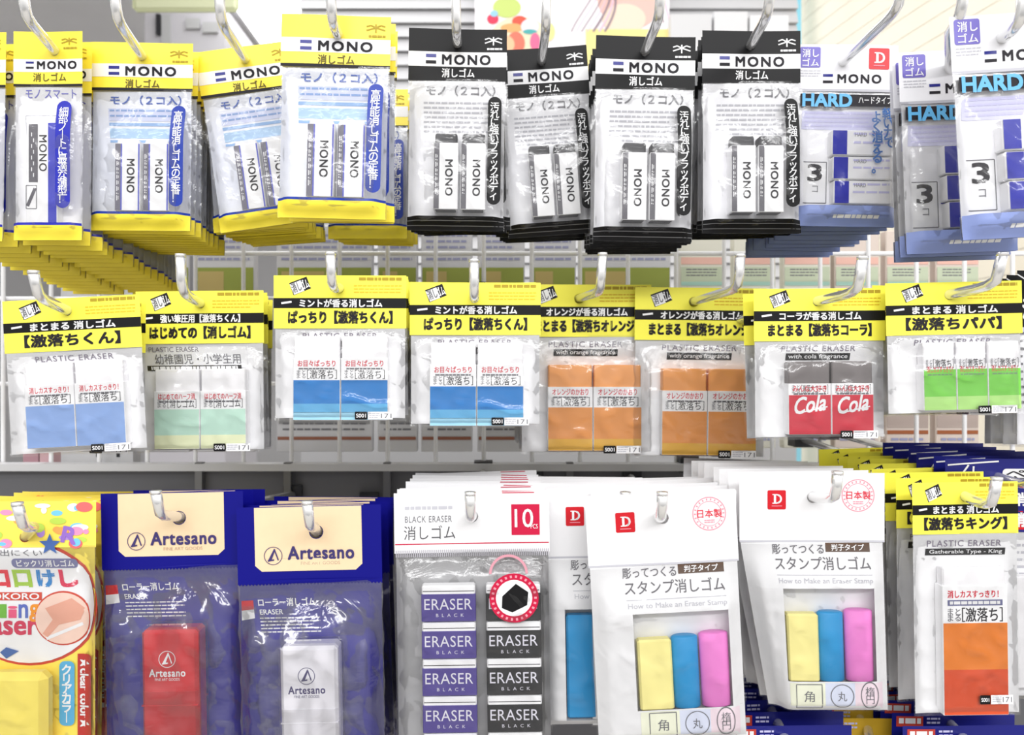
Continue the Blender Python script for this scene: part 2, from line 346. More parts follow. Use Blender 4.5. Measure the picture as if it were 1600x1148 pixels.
def mono_pack(kind, d, seed):
    k = kind == 'k'
    p = Pack('eraser_packet', (716, 66), d, 640, 793, 43, 124, 358, 14, seed)
    p.sy = 1.0 if k else .905
    base = BLACK if k else YEL; m = p.header(base); z = .4
    if k: m.rect(640, 79, 793, 102, WHITE, z)
    else: m.rect(640, 79, 793, 101, WHITE, z); m.rect(640, 119, 793, 124, INK, z)
    z = .8
    m.rect(667, 83, 683, 88, NAVY, z); m.rect(667, 93, 683, 98, INK if k else NAVY, z)
    m.text('MONO', 692, 83, 768, 99, INK, z, .045, space=1.25)
    dragonfly(m, 758, 55, 786, 76, WHITE if k else OCH, z)
    m.text('消しゴム', 692, 104.5, 743, 119, WHITE if k else mat('olive_ink', (92, 82, 20), .5), z, .02)
    p.out(m, 'header', label='black header with white stripe' if k else 'yellow header with white stripe')
    m = p.insert(PALE if k else mat('bluish_insert', (240, 243, 254), .5)); z = .5
    tx = GREY if k else mat('title_blue_ink', (58, 92, 176), .5)
    m.text('モノ（２コ入）', 668, 131, 776, 147, tx, z + .4, .025)
    if k: m.greek(664, 156, 772, 206, 7, LGREY, z, .4, 3)
    else:
        m.rect(664, 152, 764, 172, mat('lavender_block', (216, 222, 250), .5), z); m.rect(664, 175, 764, 180, mat('sky_bar', (150, 186, 232), .5), z); m.rect(664, 184, 764, 200, SKYB, z); m.rect(664, 203, 764, 207, mat('sky_bar', (150, 186, 232), .5), z)
        m.greek(666, 154, 762, 171, 2, mat('soft_blue_ink', (140, 170, 222), .5), z + .3, .35, 4)
    p.out(m, 'insert_card')
    body = mat('black_eraser', (66, 66, 70), .6) if k else mat('white_eraser', (244, 243, 246), .5)
    dk = SDARK if k else mat('eraser_sleeve_grey', (112, 110, 124), .4); sd = None if k else mat('eraser_sleeve_blue', (90, 96, 200), .4)
    mono_eraser(p, 682, 209, 720, 328, -12, 12, body, dk, sd, 9, kind); mono_eraser(p, 724, 209, 763, 328, -12, 12, body, dk, sd, 9, kind)
    p.pouch(FILMG, 1.5, 3.2)
    m = MB(lambda x, y: 16.0 - 10 * sstep(215, 140, y)); col = BLACK if k else BLUE
    m.pill(765, 150, 786, 320, col, 0, 8)
    t = '汚れに強いブラックボディ' if k else '高性能消しゴムの定番！'
    m.text('\n'.join(t.replace('ー', '｜')), 768.5, 159, 782.5, 313, WHITE, .5, .01)
    p.out(m, 'slogan_strip', label='black slogan strip' if k else 'blue slogan strip')
    if k: p.band(338, 358, BLACK, lambda m: [m.rect(641, y, 792, y + .9, mat('crimp_grey', (120, 120, 122), .4), .3, 6) for y in (344, 351)], label='black crimped seal')
    else: p.band(333, 358, YEL, lambda m: m.rect(641, 329, 792, 333, BLUE, .1, 6), label='yellow seal under a blue line')
    return p.root
def smart_pack(d):
    p = Pack('eraser_packet', (85, 78), d, 22, 130, 48, 134, 374, 10, 3)
    m = p.header(YEL); m.rect(22, 91, 130, 111, WHITE, .4); m.rect(22, 130, 130, 134, INK, .4); z = .8
    m.rect(41, 95, 53, 98, NAVY, z); m.rect(41, 103, 53, 106, INK, z); m.text('MONO', 58, 94, 121, 107, INK, z, .045, space=1.25)
    m.text('消しゴム', 52, 112.5, 104, 126, mat('olive_ink', (92, 82, 20), .5), z, .015); dragonfly(m, 96, 58, 122, 76, OCH, z); p.out(m, 'header', label='yellow header with white stripe')
    m = p.insert(PALE); m.text('モノ スマート', 40, 138, 119, 152, mat('title_violet_ink', (104, 104, 190), .5), .5, .008); m.frame(38, 178, 92, 349, 1.2, LGREY, .5); m.rect(38, 178, 92, 349, WHITE, .3); p.out(m, 'insert_card')
    m = MB(); m.box(48, 182, 92, 350, -7, 7, mat('white_eraser', (244, 243, 246), .5), 2); e = p.out(m, 'eraser')
    m = MB(); m.box(46, 194, 94, 349, -8, 8, SLV, .8); z = 8.4; m.rect(50, 195, 64, 285, SDARK, z); [m.rect(54 + 3 * (k % 2), 208 + 9 * k, 55.4 + 3 * (k % 2), 214 + 9 * k, SLV, z + .3) for k in range(8)]; m.text('MONO', 66, 212, 78, 268, INK, z, .012, rot=90, space=1.15)
    m.rect(80, 193, 93, 348, mat('cobalt_print', (50, 56, 190), .4), z); m.frame(36 + 10, 290, 62, 326, 1.2, GREY, z); m.line(48, 322, 60, 294, 5, SDARK, z); p.out(m, 'sleeve', e, 'white and blue paper sleeve')
    p.pouch(FILMG, 1.2, 2.6)
    m = MB(lambda x, y: 12.0 - 6 * sstep(215, 150, y)); m.pill(93, 158, 116, 326, BLUEV, 0, 8); m.text('\n'.join('細部ノートに最適な薄型！'.replace('ー', '｜')), 97, 168, 112, 318, WHITE, .5, .01); p.out(m, 'slogan_strip', label='blue slogan strip')
    p.band(352, 374, YEL, lambda m: m.rect(23, 348, 129, 352, BLUEV, .1, 6), label='yellow seal under a blue line')
    return p.root
def dlogo(m, x0, y0, x1, y1, z):
    w_ = x1 - x0; h = y1 - y0; m.rrect(x0, y0, x1, y1, w_ * .08, RED, z); z += .35
    a, b = x0 + w_ * .26, y0 + h * .2; e = y0 + h * .7; hh = (e - b) / 2
    m.rect(a, b, a + w_ * .26, b + h * .05, WHITE, z, 99); m.rect(a, e - h * .05, a + w_ * .26, e, WHITE, z, 99); m.rect(a + w_ * .08, b, a + w_ * .2, e, WHITE, z, 99)
    m.ring(a + w_ * .22, b + hh, hh * .74, hh * 1.0, WHITE, z, 18, -90, 90); m.ring(a + w_ * .26, b + hh, hh * .62, hh * 1.0, WHITE, z, 18, -75, 75)
    m.rect(x0 + w_ * .22, y0 + h * .8, x0 + w_ * .78, y0 + h * .84, PINKINK, z, 99)
def hard_pack(d):
    p = Pack('eraser_packet', (1316, 98), d, 1245, 1402, 70, 143, 352, 14, 5)
    m = p.header(CARD, r=6); z = .5; VIO = mat('violet_print', (112, 102, 186), .4)
    m.rrect(1250, 74, 1282, 106, 3, VIO, z); m.text('消し', 1254, 77, 1279, 90, WHITE, z + .4, .012); m.text('ゴム', 1254, 92, 1279, 104, WHITE, z + .4, .012)
    m.greek(1251, 110, 1282, 122, 3, LGREY, z, .4); m.rect(1286, 116, 1301, 120, NAVY, z, 99); m.rect(1286, 126, 1301, 130, INK, z, 99); m.text('MONO', 1308, 116, 1376, 130, INK, z, .045, space=1.25)
    dlogo(m, 1356, 75, 1388, 108, z); m.rect(1245, 139, 1402, 143, LGREY, z); p.out(m, 'header')
    m = p.insert(PALE, depth=.6); z = .5; HB = mat('hard_blue_print', (96, 176, 226), .4)
    m.rect(1256, 172, 1370, 200, mat('lavender_tint', (216, 216, 244), .5), z); m.greek(1260, 174, 1366, 199, 4, LAV, z + .4, .4)
    m.frame(1260, 250, 1298, 314, 1.4, GREY, z); m.rect(1260, 250, 1298, 314, WHITE, z - .1); m.text('3', 1268, 253, 1291, 280, INK, z + .4, .04); m.text('コ', 1276, 287, 1285, 297, GREY, z + .4)
    p.out(m, 'insert_card')
    for k, (a, b) in enumerate(((204, 243), (245, 280), (282, 318))):
        m = MB(); m.box(1299 + 2 * k, a, 1392, b, -10, 8, SLV, 1.5); z = 8.4; m.rect(1300 + 2 * k, a + 1, 1322 + 2 * k, b - 1, BLUEV, z); m.greek(1332, a + 4, 1388, b - 8, 2, LAV, z, .25, k); m.text('HARD', 1334, a + 4, 1352, a + 10, GREY, z); p.out(m, 'eraser', label='white eraser block with blue end')
    p.pouch(FILMG, 1.5, 3.4)
    m = MB(lambda x, y: 13.0 - 7 * sstep(230, 165, y)); BT = mat('slogan_blue_print', (62, 116, 190), .4)
    m.rect(1250, 148, 1395, 166, INK, -1.5); m.text('HARD', 1253, 147, 1330, 168, HB, -.8, .05); m.text('ハードタイプ', 1340, 151, 1392, 162, WHITE, -.8)
    m.text('\n'.join('軽い力で'), 1376, 168, 1393, 232, BT, 0, .03); m.text('\n'.join('よく消える。'), 1358, 174, 1375, 272, BT, 0, .03); p.out(m, 'slogan_print', label='black band and blue slogan')
    p.band(322, 352, mat('slate_blue_foot', (136, 152, 206), .3), lambda m: m.greek(1300, 336, 1370, 342, 1, WHITE, .4, .8), label='slate blue foot')
    return p.root
# --- the yellow-header family
GR = mat('violet_grey_ink', (126, 118, 134), .5)
def g_header(p, l1, l2, k, lab=True, x=0, w_=205):
    """yellow header with black band; k: horizontal scale about the left edge"""
    X = lambda v: p.X0 + (v - 640) * k; Y = lambda v: p.Yt + (v - 440)
    m = p.header(YEL2, r=8); z = .5
    def icon():
        a = [(664, 452), (691, 442), (698, 460), (671, 471)]; m.poly([(X(u), Y(v)) for u, v in a][::-1], INK, z); c = [(665, 454), (682, 447.5), (688, 464), (672, 470)]; m.poly([(X(u), Y(v)) for u, v in c][::-1], WHITE, z + .3)
        m.text('消し', X(668), Y(450), X(683), Y(466), GREY, z + .6, .02, tilt=-20); m.text('ゴム', X(682), Y(446), X(695), Y(461), WHITE, z + .6, .02, tilt=-20)
    icon()
    m.greek(X(772), Y(443), X(838), Y(449), 1, OCH, z, .8, 2); m.greek(X(764), Y(455), X(838), Y(470), 3, mat('amber_ink', (226, 190, 40), .5), z, .35, 3)
    m.rect(p.X0, Y(475), p.X1, Y(490.5), BLACK, z); m.text(l1, X(680), Y(476.5), X(808), Y(489.5), WHITE, z + .5, .035); m.line(X(652), Y(483), X(668), Y(481), 3, WHITE, z + .5)
    n = len(l2); m.text(l2, X(742 - 80) if n > 7 else X(742 - 72), Y(494.5), X(742 + 82) if n > 7 else X(742 + 72), Y(515), INK, z, .045)
    p.out(m, 'header', label='yellow card header with black band')
    return X, Y
def g_pack(key, d, l1, l2, sub, erasers, W=205, seed=1, extra=None, hole=None, yb=665, foot=True):
    """erasers: list of (x0,x1,top,split,bottom,topcol,botcol,redtext,name,stripe)"""
    p = Pack('eraser_packet', hole or (741, 460), d, 640, 640 + W, 440, 522, yb, 13, seed, .3, .1, .07)
    k = W / 205; X, Y = g_header(p, l1, l2, k)
    m = p.insert(mat('pale_grey_backing', (240, 240, 242), .5), depth=.8); z = .6
    m.text('PLASTIC ERASER', X(684), Y(529), X(800), Y(538), GR, z, .006, space=1.15)
    m.rect(X(692), Y(541), X(793), Y(552), BLACK, z); m.text(sub, X(696), Y(542.5), X(789), Y(551), WHITE, z + .5, .012)
    if extra: extra(m, X, Y, z)
    p.out(m, 'insert_card')
    for i, e in enumerate(erasers):
        x0, x1, t, sp, b, tc, bc, red, nm, st = e
        x0, x1 = X(x0), X(x1)
        m = MB(); m.box(x0 + 1.2, t, x1 - 1.2, b, -10, 8.5, tc, 1.5); er = p.out(m, 'eraser')
        m = MB(); m.box(x0, t + 34, x1, b - .5, -11, 10, SLV, .7); z = 10.35
        m.rect(x0 + .7, sp, x1 - .7, b - 1.2, bc, z); q = x1 - x0
        m.text(red, x0 + q * .1, t + 37, x1 - q * .1, t + 47, REDINK, z, .012); m.greek(x0 + q * .12, t + 49, x1 - q * .12, t + 53, 1, GREY, z, .6, i)
        m.text('まと\nまる', x0 + q * .08, sp - 16, x0 + q * .27, sp - 3, GREY, z); m.text('［' + nm + '］', x0 + q * .3, sp - 16, x1 - q * .07, sp - 2, INK, z)
        if st: st(m, x0, x1, sp, b, z)
        p.out(m, 'sleeve', er)
    p.pouch(FILMG, 1.8, 4.2, w=3)
    m = MB(); zz = p.T + 2.2; m.rrect(X(768), yb - 15, X(787), yb - 3, 1.5, BLACK, zz); m.text('S001', X(770), yb - 12, X(785), yb - 6, WHITE, zz + .3, .02); m.rect(X(788), yb - 15, X(826), yb - 3, WHITE, zz)
    m.greek(X(790), yb - 13, X(806), yb - 4, 3, LGREY, zz + .3, .5); m.text('171', X(808), yb - 12, X(824), yb - 5, GREY, zz + .3); p.out(m, 'price_sticker', label='small black and white sticker')
    return p.root
def two(t, sp, b, tc, bc, red, nm, st=None, a=(672, 744.5), c=(745.5, 818)): return [(a[0], a[1], t, sp, b, tc, bc, red, nm, st), (c[0], c[1], t, sp, b, tc, bc, red, nm, st)]
WE = mat('white_eraser', (244, 243, 246), .5)
SB = lambda rgb, n: mat('sleeve_' + n, rgb, .4)
def st_mint(m, x0, x1, sp, b, z): m.rect(x0 + .7, sp + 36, x1 - .7, sp + 50, SB((98, 178, 228), 'light_blue'), z + .25); m.rect(x0 + .7, sp + 49, x1 - .7, b - 1.2, SB((160, 214, 240), 'ice_blue'), z + .25)
def st_first(m, x0, x1, sp, b, z): m.rect(x0 + .7, sp + 40, x1 - .7, b - 1.2, SB((244, 250, 206), 'cream'), z + .25)
def st_orange(m, x0, x1, sp, b, z): m.rect(x0 + .7, b - 19, x1 - .7, b - 1.2, SB((236, 182, 72), 'amber'), z + .25)
def st_cola(m, x0, x1, sp, b, z): m.text('Cola', x0 + 8, sp + 1, x1 - 8, sp + 27, WHITE, z + .4, .03, shear=.45, tilt=-8); m.line(x0 + 14, sp + 28, x1 - 6, sp + 18, 2, WHITE, z + .4)
def st_green(m, x0, x1, sp, b, z): m.rect(x0 + .7, b - 22, x1 - .7, b - 1.2, SB((176, 226, 130), 'light_green'), z + .25)
def x_first(m, X, Y, z): m.rect(X(684), Y(527), X(816), Y(560), mat('pale_grey_backing', (240, 240, 242), .5), z + .6); m.text('PLASTIC ERASER', X(660), Y(527), X(740), Y(535), GR, z + .9); m.text('幼稚園児・小学生用', X(668), Y(538), X(806), Y(554), GREY, z + .9, .01); m.rect(X(655), Y(556), X(806), Y(564), BLACK, z + .9); m.greek(X(658), Y(557.5), X(800), Y(563), 1, WHITE, z + 1.3, .9)
# --- the lower row
KRAFT = mat('kraft_label', (236, 210, 172), .6, var=.03, nscale=200); INDIGO = mat('indigo_card', (2, 2, 124), .45, spec=.25)
def art_logo(m, cx, cy, r, mt, z):
    m.ring(cx, cy, r - 1, r, mt, z); m.poly([(cx - r * .62, cy + r * .6), (cx + r * .12, cy - r * .8), (cx + r * .2, cy - r * .55), (cx - r * .2, cy + r * .5)][::-1], mt, z)
    m.line(cx + r * .12, cy - r * .75, cx + r * .55, cy + r * .5, r * .14, mt, z); m.line(cx - r * .6, cy + r * .55, cx + r * .1, cy + r * .45, r * .16, mt, z)
def artesano(d, red, seed):
    p = Pack('eraser_packet', (284, 808), d, 163, 384, 768, 886, 1225, 24, seed, .3, .13, .06)
    m = p.header(INDIGO, r=10); z = .5
    zz = [(163 + i * 2.6, 886 + (3 if i % 2 else 0)) for i in range(86)]
    m.poly([(384, 880), (163, 880)][::-1] + zz[::-1] if False else [(163, 880)] + zz + [(384, 880)], INDIGO, .02)
    s0 = p.head; m.holed(190, 769, 354, 848, 284, 808, 11, KRAFT, z); m.poly([(190, 848), (190, 858), (200, 867), (344, 867), (354, 858), (354, 848)], KRAFT, z)
    z += 1.1
    art_logo(m, 218, 843, 14, mat('indigo_ink', (58, 48, 106), .5), z); m.text('Artesano', 240, 829, 342, 850, mat('indigo_ink', (58, 48, 106), .5), z, .035, space=1.1); m.text('FINE ART GOODS', 260, 853, 320, 858, mat('tan_ink', (190, 164, 140), .5), z)
    p.out(m, 'header', label='indigo header with kraft label')
    CARDB = mat('blue_violet_backing', (52, 48, 140), .5, var=.18, nscale=30); m = p.insert(CARDB, depth=.9); z = .6
    m.rect(167, 912, 184, 927, RED, z); m.rect(167, 927, 184, 942, WHITE, z); m.text('ローラー消しゴム', 191, 909, 279, 923, WHITE, z, .02); m.text('ERASER', 192, 928, 228, 937, WHITE, z, .02)
    m.greek(191, 942, 284, 972, 5, WHITE, z, .35, 3); p.out(m, 'backing_card', label='blue violet backing card')
    body = mat('red_plastic', (206, 18, 30), .3) if red else mat('white_plastic', (240, 238, 246), .3); lg = WHITE if red else mat('indigo_ink', (58, 48, 106), .5)
    m = MB(); m.box(229, 978, 316, 1164, -20, 18, body, 5); e = p.out(m, 'roller_eraser', label='red roller eraser' if red else 'white roller eraser')
    m = MB(); z = 18.3
    art_logo(m, 269, 1022, 13, lg, z); m.text('Artesano', 241, 1037, 297, 1049, lg, z, .03, space=1.1); m.text('FINE ART GOODS', 250, 1051, 288, 1055, lg, z); p.out(m, 'printed_mark', e)
    m = MB(); m.box(229.6, 1068, 315.4, 1162, -20.5, 18.8, mat('deep_red_plastic', (186, 14, 26), .3) if red else mat('soft_white_plastic', (230, 228, 236), .3), 4); m.box(229, 1092, 316, 1094, -20.6, 19.2, body, .5); p.out(m, 'roller_cover', e)
    m = MB(); m.box(226, 974, 319, 1168, -22, 21, film('clear_shell', (.99, .99, .99), .012, .4, .06, .04), 6); p.out(m, 'clear_shell', e)
    p.pouch(film('creased_film', (1, 1, 1), .03, .6, .12, .4, .02, 35), 4.5, 10, w=3); return p.root
def ten_pack(d):
    p = Pack('eraser_packet', (735, 806), d, 613, 855, 768, 862, 1216, 15, 2, .12, .06, .05)
    m = p.header(WHITE, r=9); z = .5
    m.text('BLACK ERASER', 630, 804, 703, 814, GREY, z, .0, space=1.1); m.text('消しゴム', 628, 819, 708, 841, mat('charcoal_ink', (84, 84, 88), .5), z, -.004)
    m.greek(630, 789, 704, 797, 1, LGREY, z, .6, 4); m.rect(796, 788, 840, 836, CRIM, z, 99); m.text('10', 801, 795, 830, 824, WHITE, z + .5, .01); m.text('PCS', 826, 819, 837, 826, WHITE, z + .5)
    m.rect(614, 847, 854, 848.6, CRIM, z, 60)
    for i in range(80): m.rect(615 + i * 3, 857, 616.6 + i * 3, 868, mat('perforation_grey', (176, 174, 182), .5), z, 99)
    m.rect(782, 769, 832, 770.5, CRIM, z, 99)
    p.out(m, 'header', label='white header with crimson square')
    m = p.insert(mat('grey_tray', (172, 172, 174), .35, bump=.1), depth=1.0); p.out(m, 'tray')
    PUR = mat('purple_sleeve', (86, 74, 146), .4); BK = mat('black_sleeve', (50, 50, 52), .4)
    for c, (x0, x1, sl) in enumerate(((655, 738, PUR), (755, 839, BK))):
        for r in range(5):
            y = 911 + 57.5 * r
            m = MB(); m.box(x0, y, x1, y + 55, -10, 9, SLV, 2); m.rect(x0 + 1.5, y + 8, x1 - 1.5, y + 9.2, BK, 9.2); e = p.out(m, 'eraser')
            m = MB(); m.box(x0 - .7, y + 13, x1 + .7, y + 55.5, -11, 10, sl, .8); z = 10.4; m.text('ERASER', x0 + 4, y + 20, x1 - 5, y + 37, mat('pale_sleeve_ink', (226, 224, 236), .5), z, -.006, space=1.05); m.text('BLACK', x0 + 22, y + 43, x1 - 18, y + 48, mat('pale_sleeve_ink', (226, 224, 236), .5), z, 0, space=2.2)
            p.out(m, 'sleeve', e, 'purple sleeve' if c == 0 else 'black sleeve')
    p.pouch(FILM, 1.6, 4, w=2)
    m = MB(); z = 17.5; m.disc(798, 929, 38, CRIM, z); m.disc(798, 929, 28, WHITE, z + .4); m.poly([(780, 926), (801, 907), (820, 920), (818, 940), (795, 951), (779, 944)][::-1], BLACK, z + .8)
    for k in range(26):
        a = math.radians(k * 13.8); m.line(798 + 31 * math.cos(a), 929 + 31 * math.sin(a), 798 + 35 * math.cos(a), 929 + 35 * math.sin(a), 3.2, PINKINK, z + .5)
    m.ring(790, 892, 26, 30, mat('rose_tint', (214, 150, 164), .4), z - 1, 28, 180, 360); p.out(m, 'round_sticker', label='crimson ring sticker with black block'); return p.root
def stamp_pack(d, three, seed, curl=False):
    p = Pack('stamp_eraser_packet', (1268, 778), d, 1153, 1379, 740, 846, 1112, 14, seed, .3, .12, .05)
    if curl: p.warp = lambda x, y, z: (x + max(0, min(1, (y - 850) / 260)) * (8 + 44 * sstep(1236, 1153, x)), y, z - max(0, min(1, (y - 850) / 260)) * 22 * sstep(1236, 1153, x))
    FW = mat('frosted_white_print', (240, 240, 242), .3)
    m = p.header(WHITE, r=9, yh=848); z = .5; dlogo(m, 1197, 767, 1226, 797, z)
    m.ring(1338, 775, 24, 25.5, PINKINK, z); m.ring(1338, 775, 18, 19, PINKINK, z); m.text('日本製', 1320, 768, 1357, 781, REDINK, z + .3, .01); m.greek(1330, 784, 1346, 790, 2, PINKINK, z + .3, .5)
    for k in range(22):
        a = math.radians(k * 16.4); m.line(1338 + 20 * math.cos(a), 775 + 20 * math.sin(a), 1338 + 23 * math.cos(a), 775 + 23 * math.sin(a), 2, PINKINK, z)
    m.rect(1153, 845, 1379, 848, LGREY, z, 60); p.out(m, 'header', label='white header with red square and pink ring')
    f = lambda x, y: p.front(x, y) * .75
    x0, x1, y0, y1 = 1214, 1357, 918, 1062                          # window
    if not three: x0, x1, y0, y1 = 1192, 1344, 926, 1100
    m = MB(f); 
    for a, b, c, e in ((1155, 848, 1377, y0), (1155, y1, 1377, 1110), (1155, y0, x0, y1), (x1, y0, 1377, y1)): m.rect(a, b, c, e, FW)
    z = .5; TX = mat('soft_charcoal_ink', (96, 94, 100), .5)
    m.text('彫ってつくる', 1203, 843 + 8, 1284, 858 + 8, TX, z + .4, .006); m.rect(1287, 849, 1356, 863, mat('brown_tag', (94, 72, 58), .4), z); m.text('判子タイプ', 1296, 851, 1347, 861, WHITE, z + .5, .01)
    m.text('スタンプ消しゴム', 1205, 870, 1355, 890, TX, z + .4, .004); m.rect(1206, 897, 1356, 898, LGREY, z); m.text('How to Make an Eraser Stamp', 1208, 902, 1356, 912, LGREY, z + .3)
    if three:
        m.rect(1218, 1064, 1276, 1106, mat('cream_tint', (246, 248, 224), .5), z); m.rect(1276, 1064, 1322, 1106, mat('ice_tint', (222, 228, 248), .5), z); m.rect(1322, 1064, 1368, 1106, mat('rose_pale', (246, 226, 236), .5), z); z += .5
        m.frame(1231, 1066, 1271, 1103, 1.3, GREY, z); m.text('角', 1243, 1076, 1259, 1093, GREY, z); m.ring(1302, 1084, 17, 18.3, GREY, z); m.text('丸', 1295, 1077, 1309, 1092, GREY, z); m.ring(1345, 1083, 13, 14.3, GREY, z, 32, 0, 360, 1.5); m.text('楕\n円', 1338, 1070, 1352, 1096, GREY, z)
    p.out(m, 'printed_front', label='white printed front with a cut-out window')
    m = MB(lambda x, y: -p.front(x, y) * .9, -.6); m.rect(1155, 848, 1377, 1110, WHITE); p.out(m, 'back_sheet')
    CB = mat('cyan_blue_eraser', (42, 152, 214), .45)
    if three:
        m = MB(); m.box(1219, 958, 1270, 1064, -9, 9, mat('yellow_eraser', (255, 244, 160), .45), 3); p.out(m, 'square_eraser', label='pale yellow square eraser')
        m = MB(); m.cyl(1291, 956, 1064, -1, 20, 10, CB); p.out(m, 'round_eraser', label='blue round eraser')
        m = MB(); m.cyl(1335, 953, 1064, -1, 22, 10, mat('pink_eraser', (240, 134, 212), .45)); p.out(m, 'oval_eraser', label='pink oval eraser')
    else:
        m = MB(); m.box(1194, 936, 1342, 1098, -9, 9, CB, 3); p.out(m, 'slab_eraser', label='blue slab eraser')
    p.pouch(FILM, 1.6, 3.5, w=4, y0=850); return p.root
def king_pack(d):
    """single tall eraser, same yellow header"""
    p = Pack('eraser_packet', (1508, 774), d, 1424, 1590, 751, 832, 1116, 13, 8, .3, .12, .05)
    k = 166 / 205; X, Y = g_header(p, 'まとまる 消しゴム', '【激落ちキング】', k)
    m = p.insert(mat('pale_grey_backing', (240, 240, 242), .5), depth=.8); z = .6
    m.text('PLASTIC ERASER', 1448, 842, 1564, 852, GR, z, .006, space=1.15); m.rect(1446, 855, 1571, 866, BLACK, z); m.text('Gatherable Type - King', 1452, 857, 1566, 865, WHITE, z + .5, .01); p.out(m, 'insert_card')
    m = MB(); m.box(1466, 882, 1563, 1112, -9, 9, WE, 2); e = p.out(m, 'eraser')
    m = MB(); m.box(1464, 910, 1565, 1111, -10, 10.5, SLV, .8); z = 10.9
    OR = SB((232, 128, 44), 'orange'); RO = SB((218, 82, 44), 'vermilion'); m.rect(1465, 968, 1564, 1040, OR, z); m.rect(1465, 1040, 1564, 1110, RO, z)
    m.text('消しカスすっきり！', 1472, 917, 1551, 929, REDINK, z, .02); m.rect(1472, 932, 1557, 941, SB((110, 112, 150), 'slate'), z); m.greek(1475, 934, 1553, 940, 1, WHITE, z + .4, .8)
    m.text('まと\nまる', 1472, 945, 1492, 965, GREY, z, .01); m.text('［激落ち］', 1494, 944, 1557, 966, INK, z, .01); p.out(m, 'sleeve', e, 'white sleeve with orange lower part')
    p.pouch(FILM, 1.8, 4, w=3)
    m = MB(); zz = 15.5; m.rrect(1517, 1078, 1533, 1092, 1.5, BLACK, zz); m.text('S001', 1519, 1082, 1531, 1088, WHITE, zz + .3, .02); m.rect(1534, 1078, 1568, 1092, WHITE, zz); m.greek(1536, 1080, 1550, 1090, 3, LGREY, zz + .3, .5); m.text('171', 1552, 1081, 1566, 1089, GREY, zz + .3); p.out(m, 'price_sticker', label='small black and white sticker'); return p.root
def korokoro(d):
    p = Pack('eraser_packet', (40, 834), d, -88, 150, 778, 850, 1215, 20, 6, .2, .1, .05)
    YB = mat('warm_yellow_print', (255, 232, 96), .4); m = p.header(YB, r=8); z = .5
    cols = [(250, 150, 190), (190, 220, 90), (120, 200, 240), (255, 170, 90), (180, 140, 220), (240, 110, 110), (250, 250, 250)]
    r = random.Random(4)
    for i in range(44):
        x, y = r.uniform(-80, 142), r.uniform(782, 847)
        if math.hypot(x - 40, y - 834) < 22: continue
        m.disc(x, y, r.uniform(4, 13), mat('confetti_%d' % (i % 7), cols[i % 7], .4), z + .02 * i, r.uniform(3, 8))
    m.text('R', 98, 818, 122, 844, mat('violet_letter', (150, 110, 200), .4), z + 1, .05, tilt=12); p.out(m, 'header', label='multicoloured yellow header')
    m = p.insert(YB, depth=.9); z = .5
    RB = mat('tomato_border', (206, 70, 50), .4)
    m.disc(36, 940, 116, RB, z, 102); m.disc(36, 940, 111.5, WHITE, z + 1.6, 97.5); z += 2.2
    m.poly([(80 + (14 if k % 2 else 6) * (1.25) * math.sin(math.radians(36 * k)), 845 + (14 if k % 2 else 6) * 1.25 * math.cos(math.radians(36 * k))) for k in range(10)], mat('steel_blue', (70, 104, 170), .4), z + 2)
    m.text('カスが出にくい', -50, 853, 66, 864, GREY, z); m.rrect(16, 868, 120, 884, 7, mat('slate_lilac', (116, 118, 160), .4), z); m.text('ビックリ消しゴム', 24, 870, 114, 882, WHITE, z + .4, .02)
    for t, x, c in (('コ', -84, (240, 130, 40)), ('ロ', -52, (220, 60, 60)), ('コ', -22, (220, 40, 60)), ('ロ', 13, (160, 200, 60)), ('け', 50, (40, 130, 200)), ('し', 86, (214, 40, 80))):
        m.text(t, x, 887, x + 29, 917, mat('letter_%d_%d' % (c[0], c[1]), c, .4), z, .06)
    m.rect(-70, 925, 56, 938, RB, z); m.text('KOROKORO', -66, 926.5, 52, 936.5, WHITE, z + .4, .03)
    cl = [(220, 60, 60), (240, 150, 40), (60, 150, 210), (110, 180, 60), (230, 90, 130), (90, 110, 190), (240, 150, 40)]
    for i, ch in enumerate('rolling'): m.text(ch, -66 + 17 * i, 944 + (3 if ch in 'ri' else 0), -51 + 17 * i, 966 + (6 if ch == 'g' else 0), mat('letter_%d_%d' % (cl[i][0], cl[i][1]), cl[i], .4), z, .05)
    m.text('eraser', -62, 970, 50, 993, mat('letter_206_60', (206, 60, 90), .4), z, .05)
    m.disc(90, 966, 46, RB, z, 43); z += .8; m.disc(90, 966, 43.5, mat('skin_photo', (240, 206, 190), .5, var=.1, nscale=120), z + .4, 40.5)
    m.poly([(62, 950), (104, 934), (126, 950), (118, 968), (84, 976), (66, 996), (58, 990), (74, 968)], mat('finger_photo', (226, 164, 142), .5), z + .8); m.line(64, 998, 122, 974, 5, WHITE, z + .7)
    m.rect(113, 1022, 140, 1210, mat('red_column', (190, 44, 40), .4), z); m.text('★clear color★', 117, 1028, 135, 1140, WHITE, z + .6, .03, rot=90); m.rrect(84, 1034, 108, 1136, 8, mat('sky_column', (88, 174, 220), .4), z); m.text('ク\nリ\nア\nカ\nラ\n｜', 88, 1039, 104, 1131, WHITE, z + .4, .03)
    m.poly([(0, 1012), (20, 1018), (0, 1030), (-10, 1020)][::-1], mat('steel_blue', (70, 104, 170), .4), z); p.out(m, 'printed_card', label='white oval printed on yellow card')
    m = MB(); m.box(-40, 1042, 80, 1190, -14, 17, mat('lemon_eraser', (252, 232, 110), .4), 10); p.out(m, 'eraser', label='translucent lemon yellow eraser')
    p.pouch(FILM, 2.0, 4, w=3); return p.root
